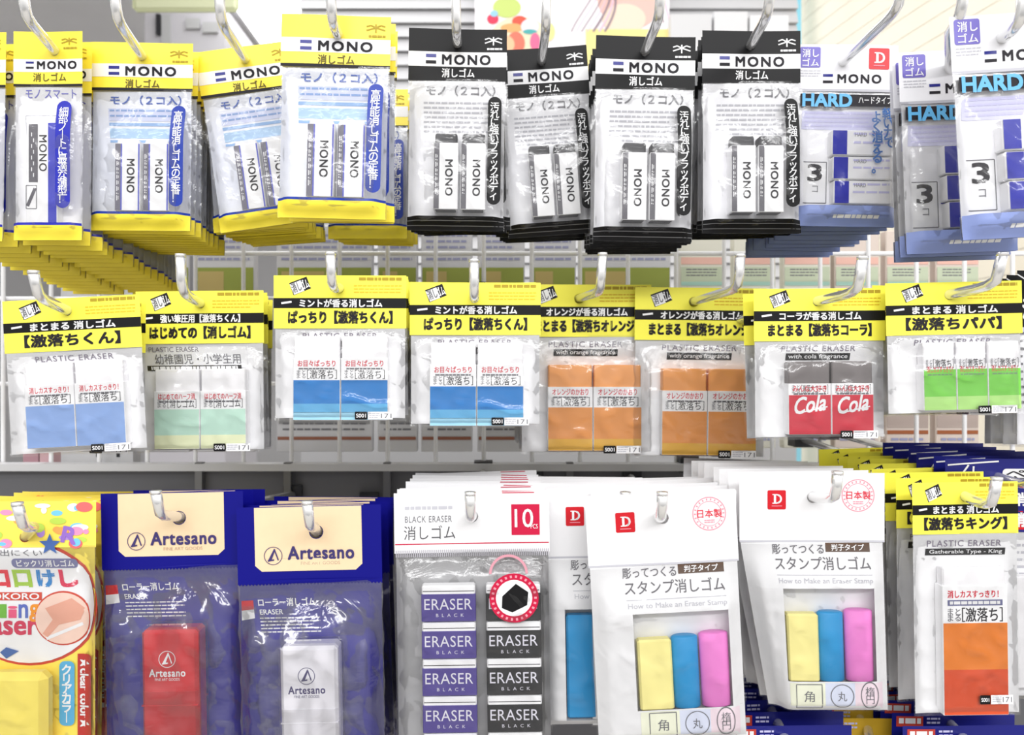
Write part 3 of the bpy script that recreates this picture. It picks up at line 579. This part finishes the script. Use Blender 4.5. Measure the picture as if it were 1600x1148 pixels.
def navy_pack(d):
    p = Pack('eraser_packet', (1560, 742), d, 1474, 1660, 712, 830, 1100, 14, 4, .3, .1, .05)
    m = p.header(mat('royal_print', (22, 26, 120), .35), r=7); z = .5
    m.rect(1474, 762 + 6, 1660, 806, mat('royal_print', (22, 26, 120), .35), z); m.rect(1474, 796, 1660, 826, RED, z)
    m.rrect(1566, 728, 1640, 756, 6, WHITE, z); m.text('ペン\n文字', 1570, 730, 1636, 754, INK, z + .4, .02); m.text('消せる', 1582, 766, 1650, 788, WHITE, z + .4, .04); m.text('消しゴム', 1584, 798, 1654, 822, WHITE, z + .4, .04)
    m.line(1478, 722, 1560, 716, 2.5, WHITE, z); m.line(1490, 752, 1512, 722, 3, WHITE, z); m.line(1518, 760, 1520, 724, 3, WHITE, z); p.out(m, 'header', label='navy header with white lettering')
    m = p.insert(mat('pale_grey_backing', (240, 240, 242), .5)); m.greek(1484, 850, 1650, 960, 9, LGREY, .5, .35); m.rect(1476, 1020, 1658, 1036, mat('moss_print', (150, 170, 70), .4), .5); p.out(m, 'insert_card')
    m = MB(); m.box(1530, 900, 1620, 1080, -9, 9, WE, 2); p.out(m, 'eraser'); p.pouch(FILM, 1.6, 3); return p.root
def dark_pack(d):
    p = Pack('eraser_packet', (1650, 442), d, 1588, 1720, 424, 512, 700, 12, 9, .3, .1, .05)
    m = p.header(BLACK, r=6); m.line(1588, 430, 1608, 442, 2, WHITE, .5); m.text('消し', 1596, 468, 1640, 500, WHITE, .5, .03); p.out(m, 'header', label='black header')
    m = p.insert(PALE); m.greek(1594, 520, 1712, 640, 10, GREY, .5, .3); p.out(m, 'insert_card'); m = MB(); m.box(1610, 560, 1690, 680, -9, 9, WE, 2); p.out(m, 'eraser'); p.pouch(FILM, 1.6, 3); return p.root
def low_pack(d, seed, ochre=False):
    HD_ = mat('ochre_print', (222, 178, 50), .4) if ochre else mat('royal_print', (22, 26, 120), .35)
    p = Pack('eraser_packet', (1232, 1150), d, 1135, 1338, 1130, 1190, 1380, 14, seed, .3, .1, .05)
    m = p.header(HD_, r=6); z = .5; m.rect(1142, 1135, 1186, 1152, mat('brick_tag', (196, 66, 52), .4), z); m.greek(1146, 1138, 1182, 1149, 1, WHITE, z + .4, .8); m.greek(1192, 1137, 1214, 1150, 2, LAV, z, .5); p.out(m, 'header', label='header with red tag')
    m = p.insert(NAVY); m.greek(1150, 1200, 1330, 1360, 8, WHITE, .5, .3); p.out(m, 'insert_card'); m = MB(); m.box(1190, 1230, 1290, 1350, -9, 9, WE, 2); p.out(m, 'eraser'); p.pouch(FILM, 1.6, 3); return p.root
# ------------------------------------------------------------------ shop fittings behind the hooks
RAIL = .655
STEEL = mat('painted_steel', (196, 196, 198), .4); WIRE = mat('white_wire', (236, 236, 238), .35); DKP = mat('charcoal_panel', (92, 92, 96), .6)
def wx(px, d): return (px - CX) / F * d
def wz(py, d): return CZ - (py - CY) / F * d
def grid():
    vs, fs = [], []
    def add(t):
        b = len(vs); vs.extend(t[0]); fs.extend(tuple(b + k for k in f) for f in t[1])
    y = .668
    for i in range(-11, 14): x = wx(831, y) + i * .0423; add(tube([(x, y, wz(738, y)), (x, y, wz(205, y))], .0019, 8, False))
    for py in (205, 395, 466, 600, 736): add(tube([(wx(-60, y), y + .004, wz(py, y)), (wx(1640, y), y + .004, wz(py, y))], .0021, 8, False))
    o = wmesh('wire_grid', vs, fs, WIRE, None, True, (0, y, wz(738, y))); wtag(o, 'white wire grid panel behind the hanging packets', 'display grid')
grid()
r = empty('hook_rail', (0, RAIL, wz(748, RAIL))); wtag(r, 'grey steel rail with dark lower face holding the lower hooks', 'rail')
def inpar(name, a, b, m, par, label=None):
    o = wmesh(name, [tuple(Vector(v) - par.location) for v in boxv(a, b)], BOXF, m, par)
    if label: o['label'] = label
    return o
x0, x1 = wx(-60, RAIL), wx(1640, RAIL)
inpar('bar', (x0, RAIL - .004, wz(735, RAIL)), (x1, RAIL + .01, wz(724, RAIL)), STEEL, r); inpar('rail_face', (x0, RAIL + .004, wz(800, RAIL)), (x1, RAIL + .012, wz(735, RAIL)), DKP, r, 'charcoal lower face')
for px in (312, 450, 605, 890, 1250, 1470):
    inpar('bracket', (wx(px, RAIL) - .003, RAIL - .003, wz(790, RAIL)), (wx(px, RAIL) + .003, RAIL + .004, wz(722, RAIL)), mat('bracket_steel', (120, 120, 122), .4, .6), r)
structure(wmesh('trim_shelf_back', boxv((wx(-80, .8), .80, .0), (wx(1660, .8), .83, wz(735, .8))), BOXF, DKP))
# perforated upright
u = empty('perforated_upright', (wx(175, .69), .69, 0)); wtag(u, 'white perforated steel upright with dark slots', 'upright')
inpar('channel', (wx(100, .69), .685, .0), (wx(212, .69), .70, wz(380, .69)), STEEL, u)
for py in (405, 425, 660, 690, 708, 470, 500, 530, 560, 590, 620):
    for px in ((147, 178) if py < 640 else (152, 184)):
        inpar('slot', (wx(px, .684) - .0015, .6845, wz(py + 6, .684)), (wx(px, .684) + .0015, .6855, wz(py, .684)), DARK, u)
# notebooks hanging on the far side of the grid
def pad(px0, px1, top, bot, base, kind, label, seed):
    d = .72; o = empty('notepad', (wx((px0 + px1) / 2, d), d, wz(bot, d))); wtag(o, label, 'notepad', 'notepads seen through the wire grid')
    m = MB(); m.box(px0, top, px1, bot, -18, 0, base, 1.5); z = .8; r_ = random.Random(seed); y = top + 14
    if kind == 'olive':
        m.rect(px0 + 2, 418, px1 - 2, 470, mat('olive_cover', (146, 156, 70), .6), z); m.rect(px0 + 8, 424, px0 + (px1 - px0) * .5, 466, mat('khaki_cover', (186, 166, 104), .6), z + .4); m.greek(px0 + 8, 366, px1 - 8, 412, 5, mat('blue_grey_ink', (150, 152, 184), .6), z, .4, seed)
        m.rect(px0 + 4, 640, px1 - 4, 662, mat('stone_cover', (150, 150, 152), .6), z); m.rect(px0 + 2, 682, px1 - 2, 687, mat('brown_edge', (150, 96, 76), .6), z); m.greek(px0 + 10, 660, px1 - 10, 678, 2, GREY, z + .4, .3, seed)
    else:
        m.rect(px0 + 2, 402, px1 - 2, 413, mat('salmon_cover', (226, 180, 166), .6), z); m.rect(px0 + 2, 417, px1 - 2, 440, mat('sage_cover', (190, 200, 174), .6), z); m.greek(px0 + 10, 420, px1 - 14, 434, 3, GREY, z + .4, .35, seed); m.rect(px0 + 2, 440, px1 - 2, 446, mat('mint_cover', (170, 210, 196), .6), z)
        m.rect(px0 + 2, 640, px1 - 2, 668, mat('rose_grey_cover', (176, 160, 152), .6), z); m.rect(px0 + 2, 672, px1 - 2, 678, mat('rust_edge', (156, 88, 50), .6), z); m.greek(px0 + 8, 684, px1 - 8, 692, 1, mat('blue_grey_ink', (150, 152, 184), .6), z + .3, .5, seed)
    m.build('printed_pad', o, ((px0 + px1) / 2, bot), d / F)
PG = mat('pale_grey_cover', (206, 206, 210), .6); PC = mat('pale_cream_cover', (222, 220, 206), .6); PT = mat('pale_tan_cover', (214, 200, 190), .6)
W9 = ['one', 'two', 'three', 'four', 'five', 'six', 'seven', 'eight']
OR_ = ['leftmost', 'second from left', 'third from left', 'fourth from left', 'fifth from left', 'sixth from left', 'seventh from left']
for i, (a, b) in enumerate(((222, 296), (302, 398), (432, 582), (590, 652), (658, 738), (746, 820), (828, 900), (906, 1048))):
    pad(a, b, 352, 706, PG, 'olive', 'pale grey notepad with olive band behind the grid, %s' % (OR_ + ['rightmost'])[i], i)
for i, (a, b) in enumerate(((1062, 1134), (1146, 1212), (1224, 1298), (1304, 1374), (1384, 1452), (1462, 1530))):
    pad(a, b, 360, 700, PC if i < 3 else PT, 'pink', 'cream notepad with salmon stripe behind the grid, %s' % (OR_[:5] + ['rightmost'])[i], 20 + i)
for i, (a, b, c) in enumerate(((36, 60, (170, 130, 140)), (62, 84, (196, 160, 166)))):
    o = wmesh('boxed_refill', boxv((wx(a, .75), .75, wz(770, .75)), (wx(b, .75), .79, wz(560, .75))), BOXF, mat('dusty_rose_%d' % i, c, .6)); wtag(o, ('dark' if i == 0 else 'light') + ' dusty rose box behind the grid beside the white upright', 'box')
# shelving and poster of the next aisle
slat = mat('light_grey_slat', (198, 198, 200), .6); SH = mat('slat_shadow_gap', (176, 176, 178), .7)
def louvre():
    vs, fs = [], []; d = 1.45
    for k in range(24):
        z1 = wz(-70 + k * 22, d); b = len(vs); z0 = z1 - .0235
        vs.extend([(wx(470, d), d, z1), (wx(1245, d), d, z1), (wx(1245, d), d - .007, z0), (wx(470, d), d - .007, z0), (wx(1245, d), d, z0), (wx(470, d), d, z0)]); fs.extend([(b, b + 3, b + 2, b + 1), (b + 3, b + 5, b + 4, b + 2)])
    o = wmesh('trim_slatwall', vs, fs, slat); structure(o)
    structure(wmesh('trim_slatwall_back', boxv((wx(470, d), d + .002, 0), (wx(1245, d), d + .03, wz(-75, d))), BOXF, SH))
louvre()
for i, (a, b, t) in enumerate(((1048, 1112, 22), (1116, 1168, 18), (1172, 1232, 24))):
    o = wmesh('paper_parcel', boxv((wx(a, 1.36), 1.36, wz(80, 1.36)), (wx(b, 1.36), 1.44, wz(t, 1.36))), BOXF, mat('pale_parcel_%d' % i, (216 + 8 * i, 216 + 8 * i, 218 + 8 * i), .7)); wtag(o, 'pale grey paper parcel on the far shelf, %s' % ('leftmost of three', 'middle of three', 'rightmost of three')[i], 'parcel', 'parcels on the far shelf')
o = wmesh('shelf_board', boxv((wx(1040, 1.36), 1.355, wz(92, 1.36)), (wx(1240, 1.36), 1.449, wz(80, 1.36))), BOXF, slat); wtag(o, 'light grey shelf board carrying the pale parcels', 'shelf')
def poster():
    d = 1.38; m = MB(); m.box(742, -110, 1046, 112, -3, 0, mat('poster_paper', (248, 244, 248), .6), .5); o = empty('poster', (wx(894, d), d, wz(112, d))); wtag(o, 'paper poster of fruit and a braided hairstyle on the slatted wall', 'poster'); m.build('sheet', o, (894, 112), d / F)
    m = MB(); z = .6; C = lambda n, c: mat('poster_' + n, c, .6)
    m.disc(792, 12, 22, C('leaf_green', (196, 214, 120)), z, 16); m.disc(812, 60, 46, C('peach', (250, 222, 190)), z + .2, 34)
    for i, (x, y, a, b, c) in enumerate(((770, 30, 9, 8, (226, 60, 90)), (812, 34, 12, 9, (226, 90, 70)), (800, 44, 18, 7, (240, 170, 110)), (828, 42, 14, 12, (250, 226, 236)), (828, 50, 11, 4, (80, 170, 170)), (806, 68, 14, 18, (240, 120, 100)), (836, 66, 8, 14, (250, 110, 150)), (790, 70, 14, 14, (250, 190, 150)), (858, 50, 9, 14, (244, 226, 150)), (772, 22, 6, 5, (150, 200, 230)))): m.disc(x, y, a, C('fruit_%d' % i, c), z + .5 + .05 * i, b)
    m.disc(985, -4, 52, C('skin', (236, 192, 182)), z, 50); m.disc(975, 30, 34, C('light_skin', (240, 218, 198)), z + .3, 24); m.rect(915, 46, 1046, 112, C('straw', (240, 224, 150)), z + .5); m.rect(742, 78, 915, 112, C('cream', (250, 240, 214)), z + .1)
    for k in range(7):
        p_ = [(936 - k * 4 + 26 * math.sin(t * .28 + k * .2), -60 + t * 11) for t in range(11)]
        for q in range(10): m.line(*p_[q], *p_[q + 1], 3.2 if k < 3 else 1.6, C('hair_pink', (230, 196, 212)) if k % 2 else C('hair_line', (150, 130, 140)), z + .8 + .02 * k)
    for k in range(4):
        for q in range(8): m.line(1030 + k * 4 + 6 * math.sin(q * .5 + k), -60 + q * 12, 1030 + k * 4 + 6 * math.sin((q + 1) * .5 + k), -48 + q * 12, 2, C('hair_pink', (230, 196, 212)) if k % 2 else C('hair_line', (150, 130, 140)), z + .9)
    m.build('printed_picture', o, (894, 112), d / F)
poster()
def planks():
    vs, fs, mi = [], [], []
    P0 = lambda y: (.904 - .155 * (y - 1.6))
    ya, yb = .95, 2.12
    z = 1.35
    for k in range(26):
        z0 = z + k * .0424; za = z0 + .0414; b = len(vs)
        for (u, v, off, m_) in ((z0, za, 0, 0), (za, z0 + .0424, .003, 1)):
            b = len(vs); vs.extend([(P0(ya) + off, ya, u), (P0(yb) + off, yb, u), (P0(yb) + off, yb, v), (P0(ya) + off, ya, v)]); fs.append((b, b + 1, b + 2, b + 3)); mi.append(m_)
    b = len(vs); vs.extend([(P0(ya) + .05, ya, 0), (P0(yb) + .05, yb, 0), (P0(yb) + .05, yb, z + 26 * .0424), (P0(ya) + .05, ya, z + 26 * .0424), (P0(ya), ya, z), (P0(yb), yb, z), (P0(ya), ya, z + 26 * .0424), (P0(yb), yb, z + 26 * .0424)]); fs += [(b, b + 3, b + 2, b + 1), (b + 1, b + 2, b + 7, b + 5)]; mi += [0, 0]
    b = len(vs); vs.extend([(P0(ya) + .001, ya, 0), (P0(yb) + .001, yb, 0), (P0(yb) + .001, yb, z), (P0(ya) + .001, ya, z)]); fs.append((b, b + 1, b + 2, b + 3)); mi.append(0)
    o = wmesh('wall_right', vs, fs, [M_PLANK, M_SEAM]); o.data.polygons.foreach_set('material_index', mi); structure(o)
planks()
o = wmesh('corner_strip', boxv((wx(1239, 2.0), 2.0, 0), (wx(1252, 2.0), 2.02, wz(-120, 2.0))), BOXF, mat('cyan_strip', (150, 222, 246), .4)); wtag(o, 'pale cyan vertical strip beside the beige planks', 'strip')
# ceiling lamp, hanging board and cabinet far to the left
o = empty('ceiling_light', (-.95, 3.0, 2.95)); wtag(o, 'bright white ceiling light panel above the next aisle', 'ceiling light')
LM = bpy.data.materials.new('lamp_diffuser'); LM.use_nodes = True; LM.node_tree.nodes['Principled BSDF'].inputs['Emission Color'].default_value = (1, 1, 1, 1); LM.node_tree.nodes['Principled BSDF'].inputs['Emission Strength'].default_value = 6
inpar('frame', (-1.14, 2.2, 2.92), (-.76, 3.72, 2.95), STEEL, o); inpar('diffuser', (-1.115, 2.23, 2.905), (-.785, 3.69, 2.921), LM, o, 'glowing white diffuser')
o = empty('hanging_board', (wx(290, 2.4), 2.4, wz(18, 2.4))); wtag(o, 'pale olive hanging board under the ceiling at far left', 'sign')
m = MB(); m.box(206, -130, 372, 17, -8, 0, mat('pale_olive_board', (206, 210, 174), .6), 6); m.build('board', o, (290, 18), 2.4 / F); 
for px in (230, 350): inpar('hanger', (wx(px, 2.4) - .004, 2.404, wz(-130, 2.4)), (wx(px, 2.4) + .004, 2.412, 2.95), STEEL, o)
o = empty('tall_cabinet', (wx(290, 3.0), 3.0, 0)); wtag(o, 'pale grey tall cabinet far behind the yellow packets', 'cabinet')
inpar('body', (wx(226, 3), 3.0, 0), (wx(352, 3), 3.4, wz(12, 3)), mat('cabinet_grey', (190, 188, 194), .6), o); inpar('handle', (wx(244, 2.99), 2.985, wz(56, 3)), (wx(250, 2.99), 3.0, wz(24, 3)), DARK, o); inpar('door_panel', (wx(252, 2.99), 2.99, wz(70, 3)), (wx(266, 2.99), 3.0, wz(24, 3)), SH, o)
for i, (a, b, t) in enumerate(((290, 312, 24), (316, 340, 30))): inpar('vent_slot', (wx(a, 2.99), 2.99, wz(t + 22, 3)), (wx(b, 2.99), 3.0, wz(t + 6, 3)), SH, o)
# ------------------------------------------------------------------ hooks and stacks of packets
ORD = ['front one', 'second from the front', 'third from the front', 'fourth from the front', 'fifth from the front', 'sixth from the front', 'seventh from the front', 'eighth from the front', 'ninth from the front', 'tenth from the front', 'eleventh from the front', 'twelfth from the front', 'thirteenth from the front', 'fourteenth from the front', 'fifteenth from the front', 'sixteenth from the front', 'seventeenth from the front', 'eighteenth from the front']
ROD = .0027
def hook(tip, dt, up, H, label):
    """chrome rod from the grid forwards to an upturned tip; tip = pixel of its lower bend, up = pixel of its upper end, H = a point on the rod"""
    T = P(*tip, dt); k = (RAIL + .012 - dt) / max(.04, H.y - dt); B = T + (H - T) * k
    B.x = max(H.x - .035, min(H.x + .035, B.x)); B.z = max(H.z - .03, min(H.z + .03, B.z)); B.y = RAIL + .012
    top = P(*up, dt) + Vector((0, -.004, 0)); d = (B - T).normalized()
    path = [B] + [B + (H - B) * q for q in (.35, .7, 1)] + [T + d * .012, T + d * .005 + Vector((0, 0, .0006)), T + Vector((0, 0, .0025)), T + Vector((0, -.002, .007)), top]
    if (T - H).length < .02: path = [B] + [B + (T - B) * q for q in (.4, .8)] + path[-5:]
    o = empty('display_hook', B); wtag(o, label, 'hook', 'chrome display hooks')
    v, f = tube([p - B for p in path], ROD, 14); wmesh('rod', v, f, CHROME, o, True)
    c = MB(); v = boxv((-.008, -.012, -.007), (.008, .004, .009)); wmesh('base_clip', v, BOXF, DARK, o)['label'] = 'dark plastic clip at the grid'
    v, f = tube([top - B - Vector((0, 0, .0004)), top - B + Vector((0, 0, .0012))], ROD * 1.05, 14); wmesh('end_cap', v, f, CHROME, o, True)
    return T, B
USED = set()
def stack(proto, look, where, tip, up, dt, hole, d, n, gap, roll=0, jit=.0012, rj=1.6, gaps=None, pitch=0, hr=.0029, first=0, others=None, mk=True, dx=0, pj=1.0):
    H = P(*hole, d); T = P(*tip, dt)
    if mk: hook(tip, dt, up, H, 'chrome hook with upturned tip holding the %s' % where[1])
    k = (RAIL + .012 - dt) / max(.04, d - dt); B = T + (H - T) * k
    B.x = max(H.x - .035, min(H.x + .035, B.x)); B.z = max(H.z - .03, min(H.z + .03, B.z)); B.y = RAIL + .012
    rr = random.Random(int(tip[0] * 7 + hole[1]))
    y = d
    for i in range(n):
        q = (y - H.y) / (B.y - H.y); c = H + (B - H) * q
        src = proto
        if others and i in others: src = others[i]
        if src.name in USED: o = dup(src)
        else: o = src; USED.add(src.name)
        j = 0 if i == 0 else 1
        o.location = c + Vector((j * rr.uniform(-jit, jit) + (dx if j else 0), 0, -.0002 + j * rr.uniform(-.0006, 0)))
        o.rotation_euler = (math.radians(pitch + j * rr.uniform(-pj, pj)), math.radians(roll if i == 0 else roll * .4 + rr.uniform(-rj, rj)), math.radians(j * rr.uniform(-1.5, 1.5)))
        lk = look if src is proto else 'white blue-slab eraser packet'
        o['label'] = '%s, %s on the %s' % (lk, ORD[i + first], where[0]); o['category'] = 'eraser packet'; o['group'] = where[1]
        y += gap * (1 + rr.uniform(-.12, .12))
        if gaps and i in gaps: y += gaps[i]
# --- top row
d0 = .46
Y = mono_pack('y', d0, 1); K = mono_pack('k', d0, 2); S = smart_pack(.43); HD = hard_pack(.465)
LY, LK, LS, LH = 'yellow-topped two-eraser packet', 'black-topped two-eraser packet', 'yellow-topped slim-eraser packet', 'white-topped blue-ended eraser packet'
stack(S, LS, ("top hook cut by the left edge", 'yellow slim-eraser packets cut by the left edge'), (-90, 30), (-90, -40), .40, (-34, 80), .43, 14, .0118, 1, rj=.6, pj=.3)
stack(S, LS, ('first whole top-row hook', 'yellow slim-eraser packets on the first whole hook'), (42, 31), (41, -30), .40, (85, 79), .43, 16, .0115, 0, rj=.6, pj=.3)
stack(Y, LY, ('second whole top-row hook', 'yellow two-eraser packets on the second hook'), (184, 34), (183, -24), .40, (222, 88), .4466, 11, .0108, 0.5, rj=.7, pj=.3)
stack(Y, LY, ('third whole top-row hook', 'tilted yellow two-eraser packets on the third hook'), (346, 36), (346, -16), .40, (383, 93), .462, 14, .0110, -8, rj=1.0, pj=.3)
stack(Y, LY, ('fourth and tallest yellow hook', 'yellow two-eraser packets on the tall fourth hook'), (519, 36), (519, -20), .395, (525, 47), .413, 11, .0113, 1.4, gaps={2: .115}, jit=.002, rj=.8)
stack(K, LK, ('leftmost black-packet hook', 'black two-eraser packets on their leftmost hook'), (713, 50), (713, -30), .43, (715, 68), .460, 8, .0115, 0.8, rj=2)
stack(K, LK, ('second black-packet hook', 'black two-eraser packets on their second hook'), (853, 44), (854, -30), .43, (846, 96), .494, 7, .0112, -4, rj=2)
stack(K, LK, ('third black-packet hook', 'black two-eraser packets on their third hook'), (1030, 26), (1030, -30), .40, (1008, 80), .452, 9, .0108, 1.0, rj=1.0)
stack(K, LK, ('fourth black-packet hook', 'black two-eraser packets on their fourth hook'), (1200, 22), (1200, -30), .40, (1173, 71), .458, 10, .0112, 0, rj=2)
stack(HD, LH, ('hook right of the black packets', 'blue-ended eraser packets right of the black ones'), (1404, 14), (1408, -40), .40, (1316, 98), .462, 9, .0118, 1)
stack(HD, LH, ('middle of three upper-right hooks', 'blue-ended eraser packets between the other two stacks'), (1500, 30), (1502, -40), .375, (1484, 110), .415, 3, .008, -2)
stack(HD, LH, ('rightmost top-row hook', 'blue-ended eraser packets at the right edge'), (1592, 42), (1590, -30), .36, (1573, 56), .375, 1, .006, -3, jit=.0002, rj=.3)
# --- middle row
def gp(k, d, *a, **q): return g_pack(k, d, *a, **q)
blue = SB((142, 174, 230), 'sky_blue'); mint = SB((196, 234, 216), 'mint'); cob = SB((38, 128, 206), 'azure'); org = SB((236, 154, 80), 'apricot'); redc = SB((206, 44, 64), 'cola_red'); grn = SB((120, 206, 76), 'leaf_green')
OE = mat('orange_eraser', (246, 166, 96), .5); CE = mat('grey_brown_eraser', (118, 112, 112), .5)
M1 = gp('boy', .41, 'まとまる 消しゴム', '【激落ちくん】', 'Gatherable Type - Boy', two(540, 606, 672, WE, blue, '消しカスすっきり！', '激落ち'), W=216, seed=11, yb=684)
M2 = gp('first', .444, '強い筆圧用【激落ちくん】', 'はじめての【消しゴム】', 'for preschoolers', two(562, 624, 686, WE, mint, 'はじめてのハーフ消', '消しゴム', st_first), W=200, seed=12, extra=x_first, yb=692)
M3 = gp('mint', .431, 'ミントが香る消しゴム', 'ぱっちり【激落ちくん】', 'with mint fragrance', two(534, 602, 664, WE, cob, 'お目々ぱっちり', '激落ち', st_mint), seed=13)
M5 = gp('orange', .514, 'オレンジが香る消しゴム', 'まとまる【激落ちオレンジ】', 'with orange fragrance', two(566, 632, 700, OE, org, 'オレンジのかおり', '激落ち', st_orange, (682, 752), (753, 828)), seed=14, yb=706, hole=(732, 462))
M7 = gp('cola', .42, 'コーラが香る消しゴム', 'まとまる【激落ちコーラ】', 'with cola fragrance', two(554, 606, 668, CE, redc, 'みんな大好き', '激落ちコーラ', st_cola, (690, 756), (757, 822)), seed=15, yb=676)
M8 = gp('papa', .41, 'まとまる 消しゴム', '【激落ちパパ】', 'Gatherable Type - Dad', [(a, b, 534, 576, 640, WE, grn, '消しカスすっきり！', '激落ち', st_green) for a, b in ((690, 739), (740, 786), (787, 836))], W=212, seed=16, yb=648)
def glook(s): return 'yellow-headed packet of ' + s
stack(M1, glook('light blue erasers'), ('far left middle hook', 'packets of light blue erasers'), (60, 466), (60, 428), .38, (105, 485), .41, 2, .011, -3)
stack(M2, glook('mint erasers'), ('middle hook above red roller', 'packets of mint and cream erasers'), (286, 458), (287, 402), .40, (313, 474), .444, 4, .0118, -0.6)
stack(M3, glook('azure erasers'), ('higher azure hook', 'packets of azure erasers hanging higher'), (519, 448), (519, 399), .40, (530, 450), .4275, 6, .0122, 0)
stack(dup(M3), glook('azure erasers'), ('lower azure hook', 'packets of azure erasers hanging lower'), (741, 466), (741, 410), .405, (741, 461), .432, 6, .0122, 0)
stack(M5, glook('orange erasers'), ('hook beside azure packets', 'packets of orange erasers beside the azure ones'), (938, 455), (940, 400), .43, (905, 466), .516, 5, .012, 0)
stack(dup(M5), glook('orange erasers'), ('hook beside red packets', 'packets of orange erasers beside the red ones'), (1153, 450), (1153, 402), .42, (1084, 471), .512, 5, .012, 0.6)
stack(M7, glook('red erasers'), ('hook beside green packets', 'packets of red cola erasers'), (1340, 456), (1342, 406), .39, (1278, 470), .42, 2, .012, -0.4)
stack(M8, glook('three green erasers'), ('rightmost middle hook', 'packets of three green erasers'), (1556, 445), (1558, 400), .385, (1484, 460), .41, 6, .012, -1.2)
DP = dark_pack(.43)
stack(DP, 'black-topped white eraser packet', ('middle hook cut by right edge', 'black-topped packets cut by the right edge'), (1660, 420), (1660, 380), .40, (1650, 440), .43, 4, .012, 0)
# --- lower row
B1 = korokoro(.40); B2 = artesano(.41, True, 1); B3 = artesano(.41, False, 2); B4 = ten_pack(.40); B7 = stamp_pack(.41, True, 3, True); B6 = stamp_pack(.41, True, 5); B5 = stamp_pack(.41, False, 4); B8 = king_pack(.41); B9 = navy_pack(.43)
stack(B1, 'multicoloured lemon eraser packet', ('far left lower hook', 'multicoloured packets in the lower left corner'), (36, 826), (35, 786), .375, (40, 838), .40, 8, .0145, 0)
stack(B2, 'indigo packet of red roller eraser', ('red roller hook', 'indigo packets of red roller erasers'), (250, 808), (249, 768), .385, (280, 808), .41, 3, .017, -1)
stack(B3, 'indigo packet of white roller eraser', ('white roller hook', 'indigo packets of white roller erasers'), (484, 826), (483, 784), .38, (494, 830), .403, 6, .017, -1.2)
stack(B4, 'packet of ten sleeved erasers', ('lower hook below azure packets', 'packets of ten small erasers'), (735, 812), (735, 770), .38, (738, 806), .40, 9, .0142, -0.8)
stack(B5, 'white packet of blue slab eraser', ('half-hidden slab hook', 'white packets of blue slab erasers'), (975, 800), (975, 770), .402, (954, 801), .415, 6, .0165, -1)
stack(B6, 'white three-colour eraser packet', ('lower three-colour hook', 'three-colour packets hanging lower'), (1033, 812), (1032, 770), .375, (1035, 808), .395, 7, .0165, -3, others={1: B5}, dx=.002)
stack(B7, 'white three-colour eraser packet', ('higher three-colour hook', 'three-colour packets hanging higher'), (1304, 782), (1303, 738), .385, (1270, 776), .41, 8, .0165, 0)
stack(B8, 'yellow-headed single orange eraser packet', ('lower right hook', 'packets of a single orange eraser'), (1549, 792), (1549, 747), .385, (1508, 775), .41, 9, .0165, -0.8)
stack(B9, 'navy-headed white eraser packet', ('lower hook cut by right edge', 'navy packets behind the single orange ones'), (1610, 760), (1612, 730), .42, (1560, 745), .445, 6, .014, 0)
# --- tops of the row below
L1 = low_pack(.42, 1); L2 = dup(L1)
stack(L1, 'navy red-tagged packet', ('lowest hook under three-colour packets', 'navy packets under the three-colour ones'), (1210, 1190), (1210, 1162), .40, (1226, 1152), .425, 5, .016, 0)
stack(L2, 'navy red-tagged packet', ('lowest hook under orange eraser', 'navy packets under the single orange eraser'), (1500, 1190), (1500, 1162), .40, (1505, 1152), .425, 5, .016, 0)
L3 = low_pack(.42, 3, True)
stack(L3, 'ochre red-tagged packet', ('lowest hook between the navy ones', 'ochre packets at the bottom edge'), (1372, 1186), (1372, 1160), .42, (1356, 1140), .455, 4, .016, 0)
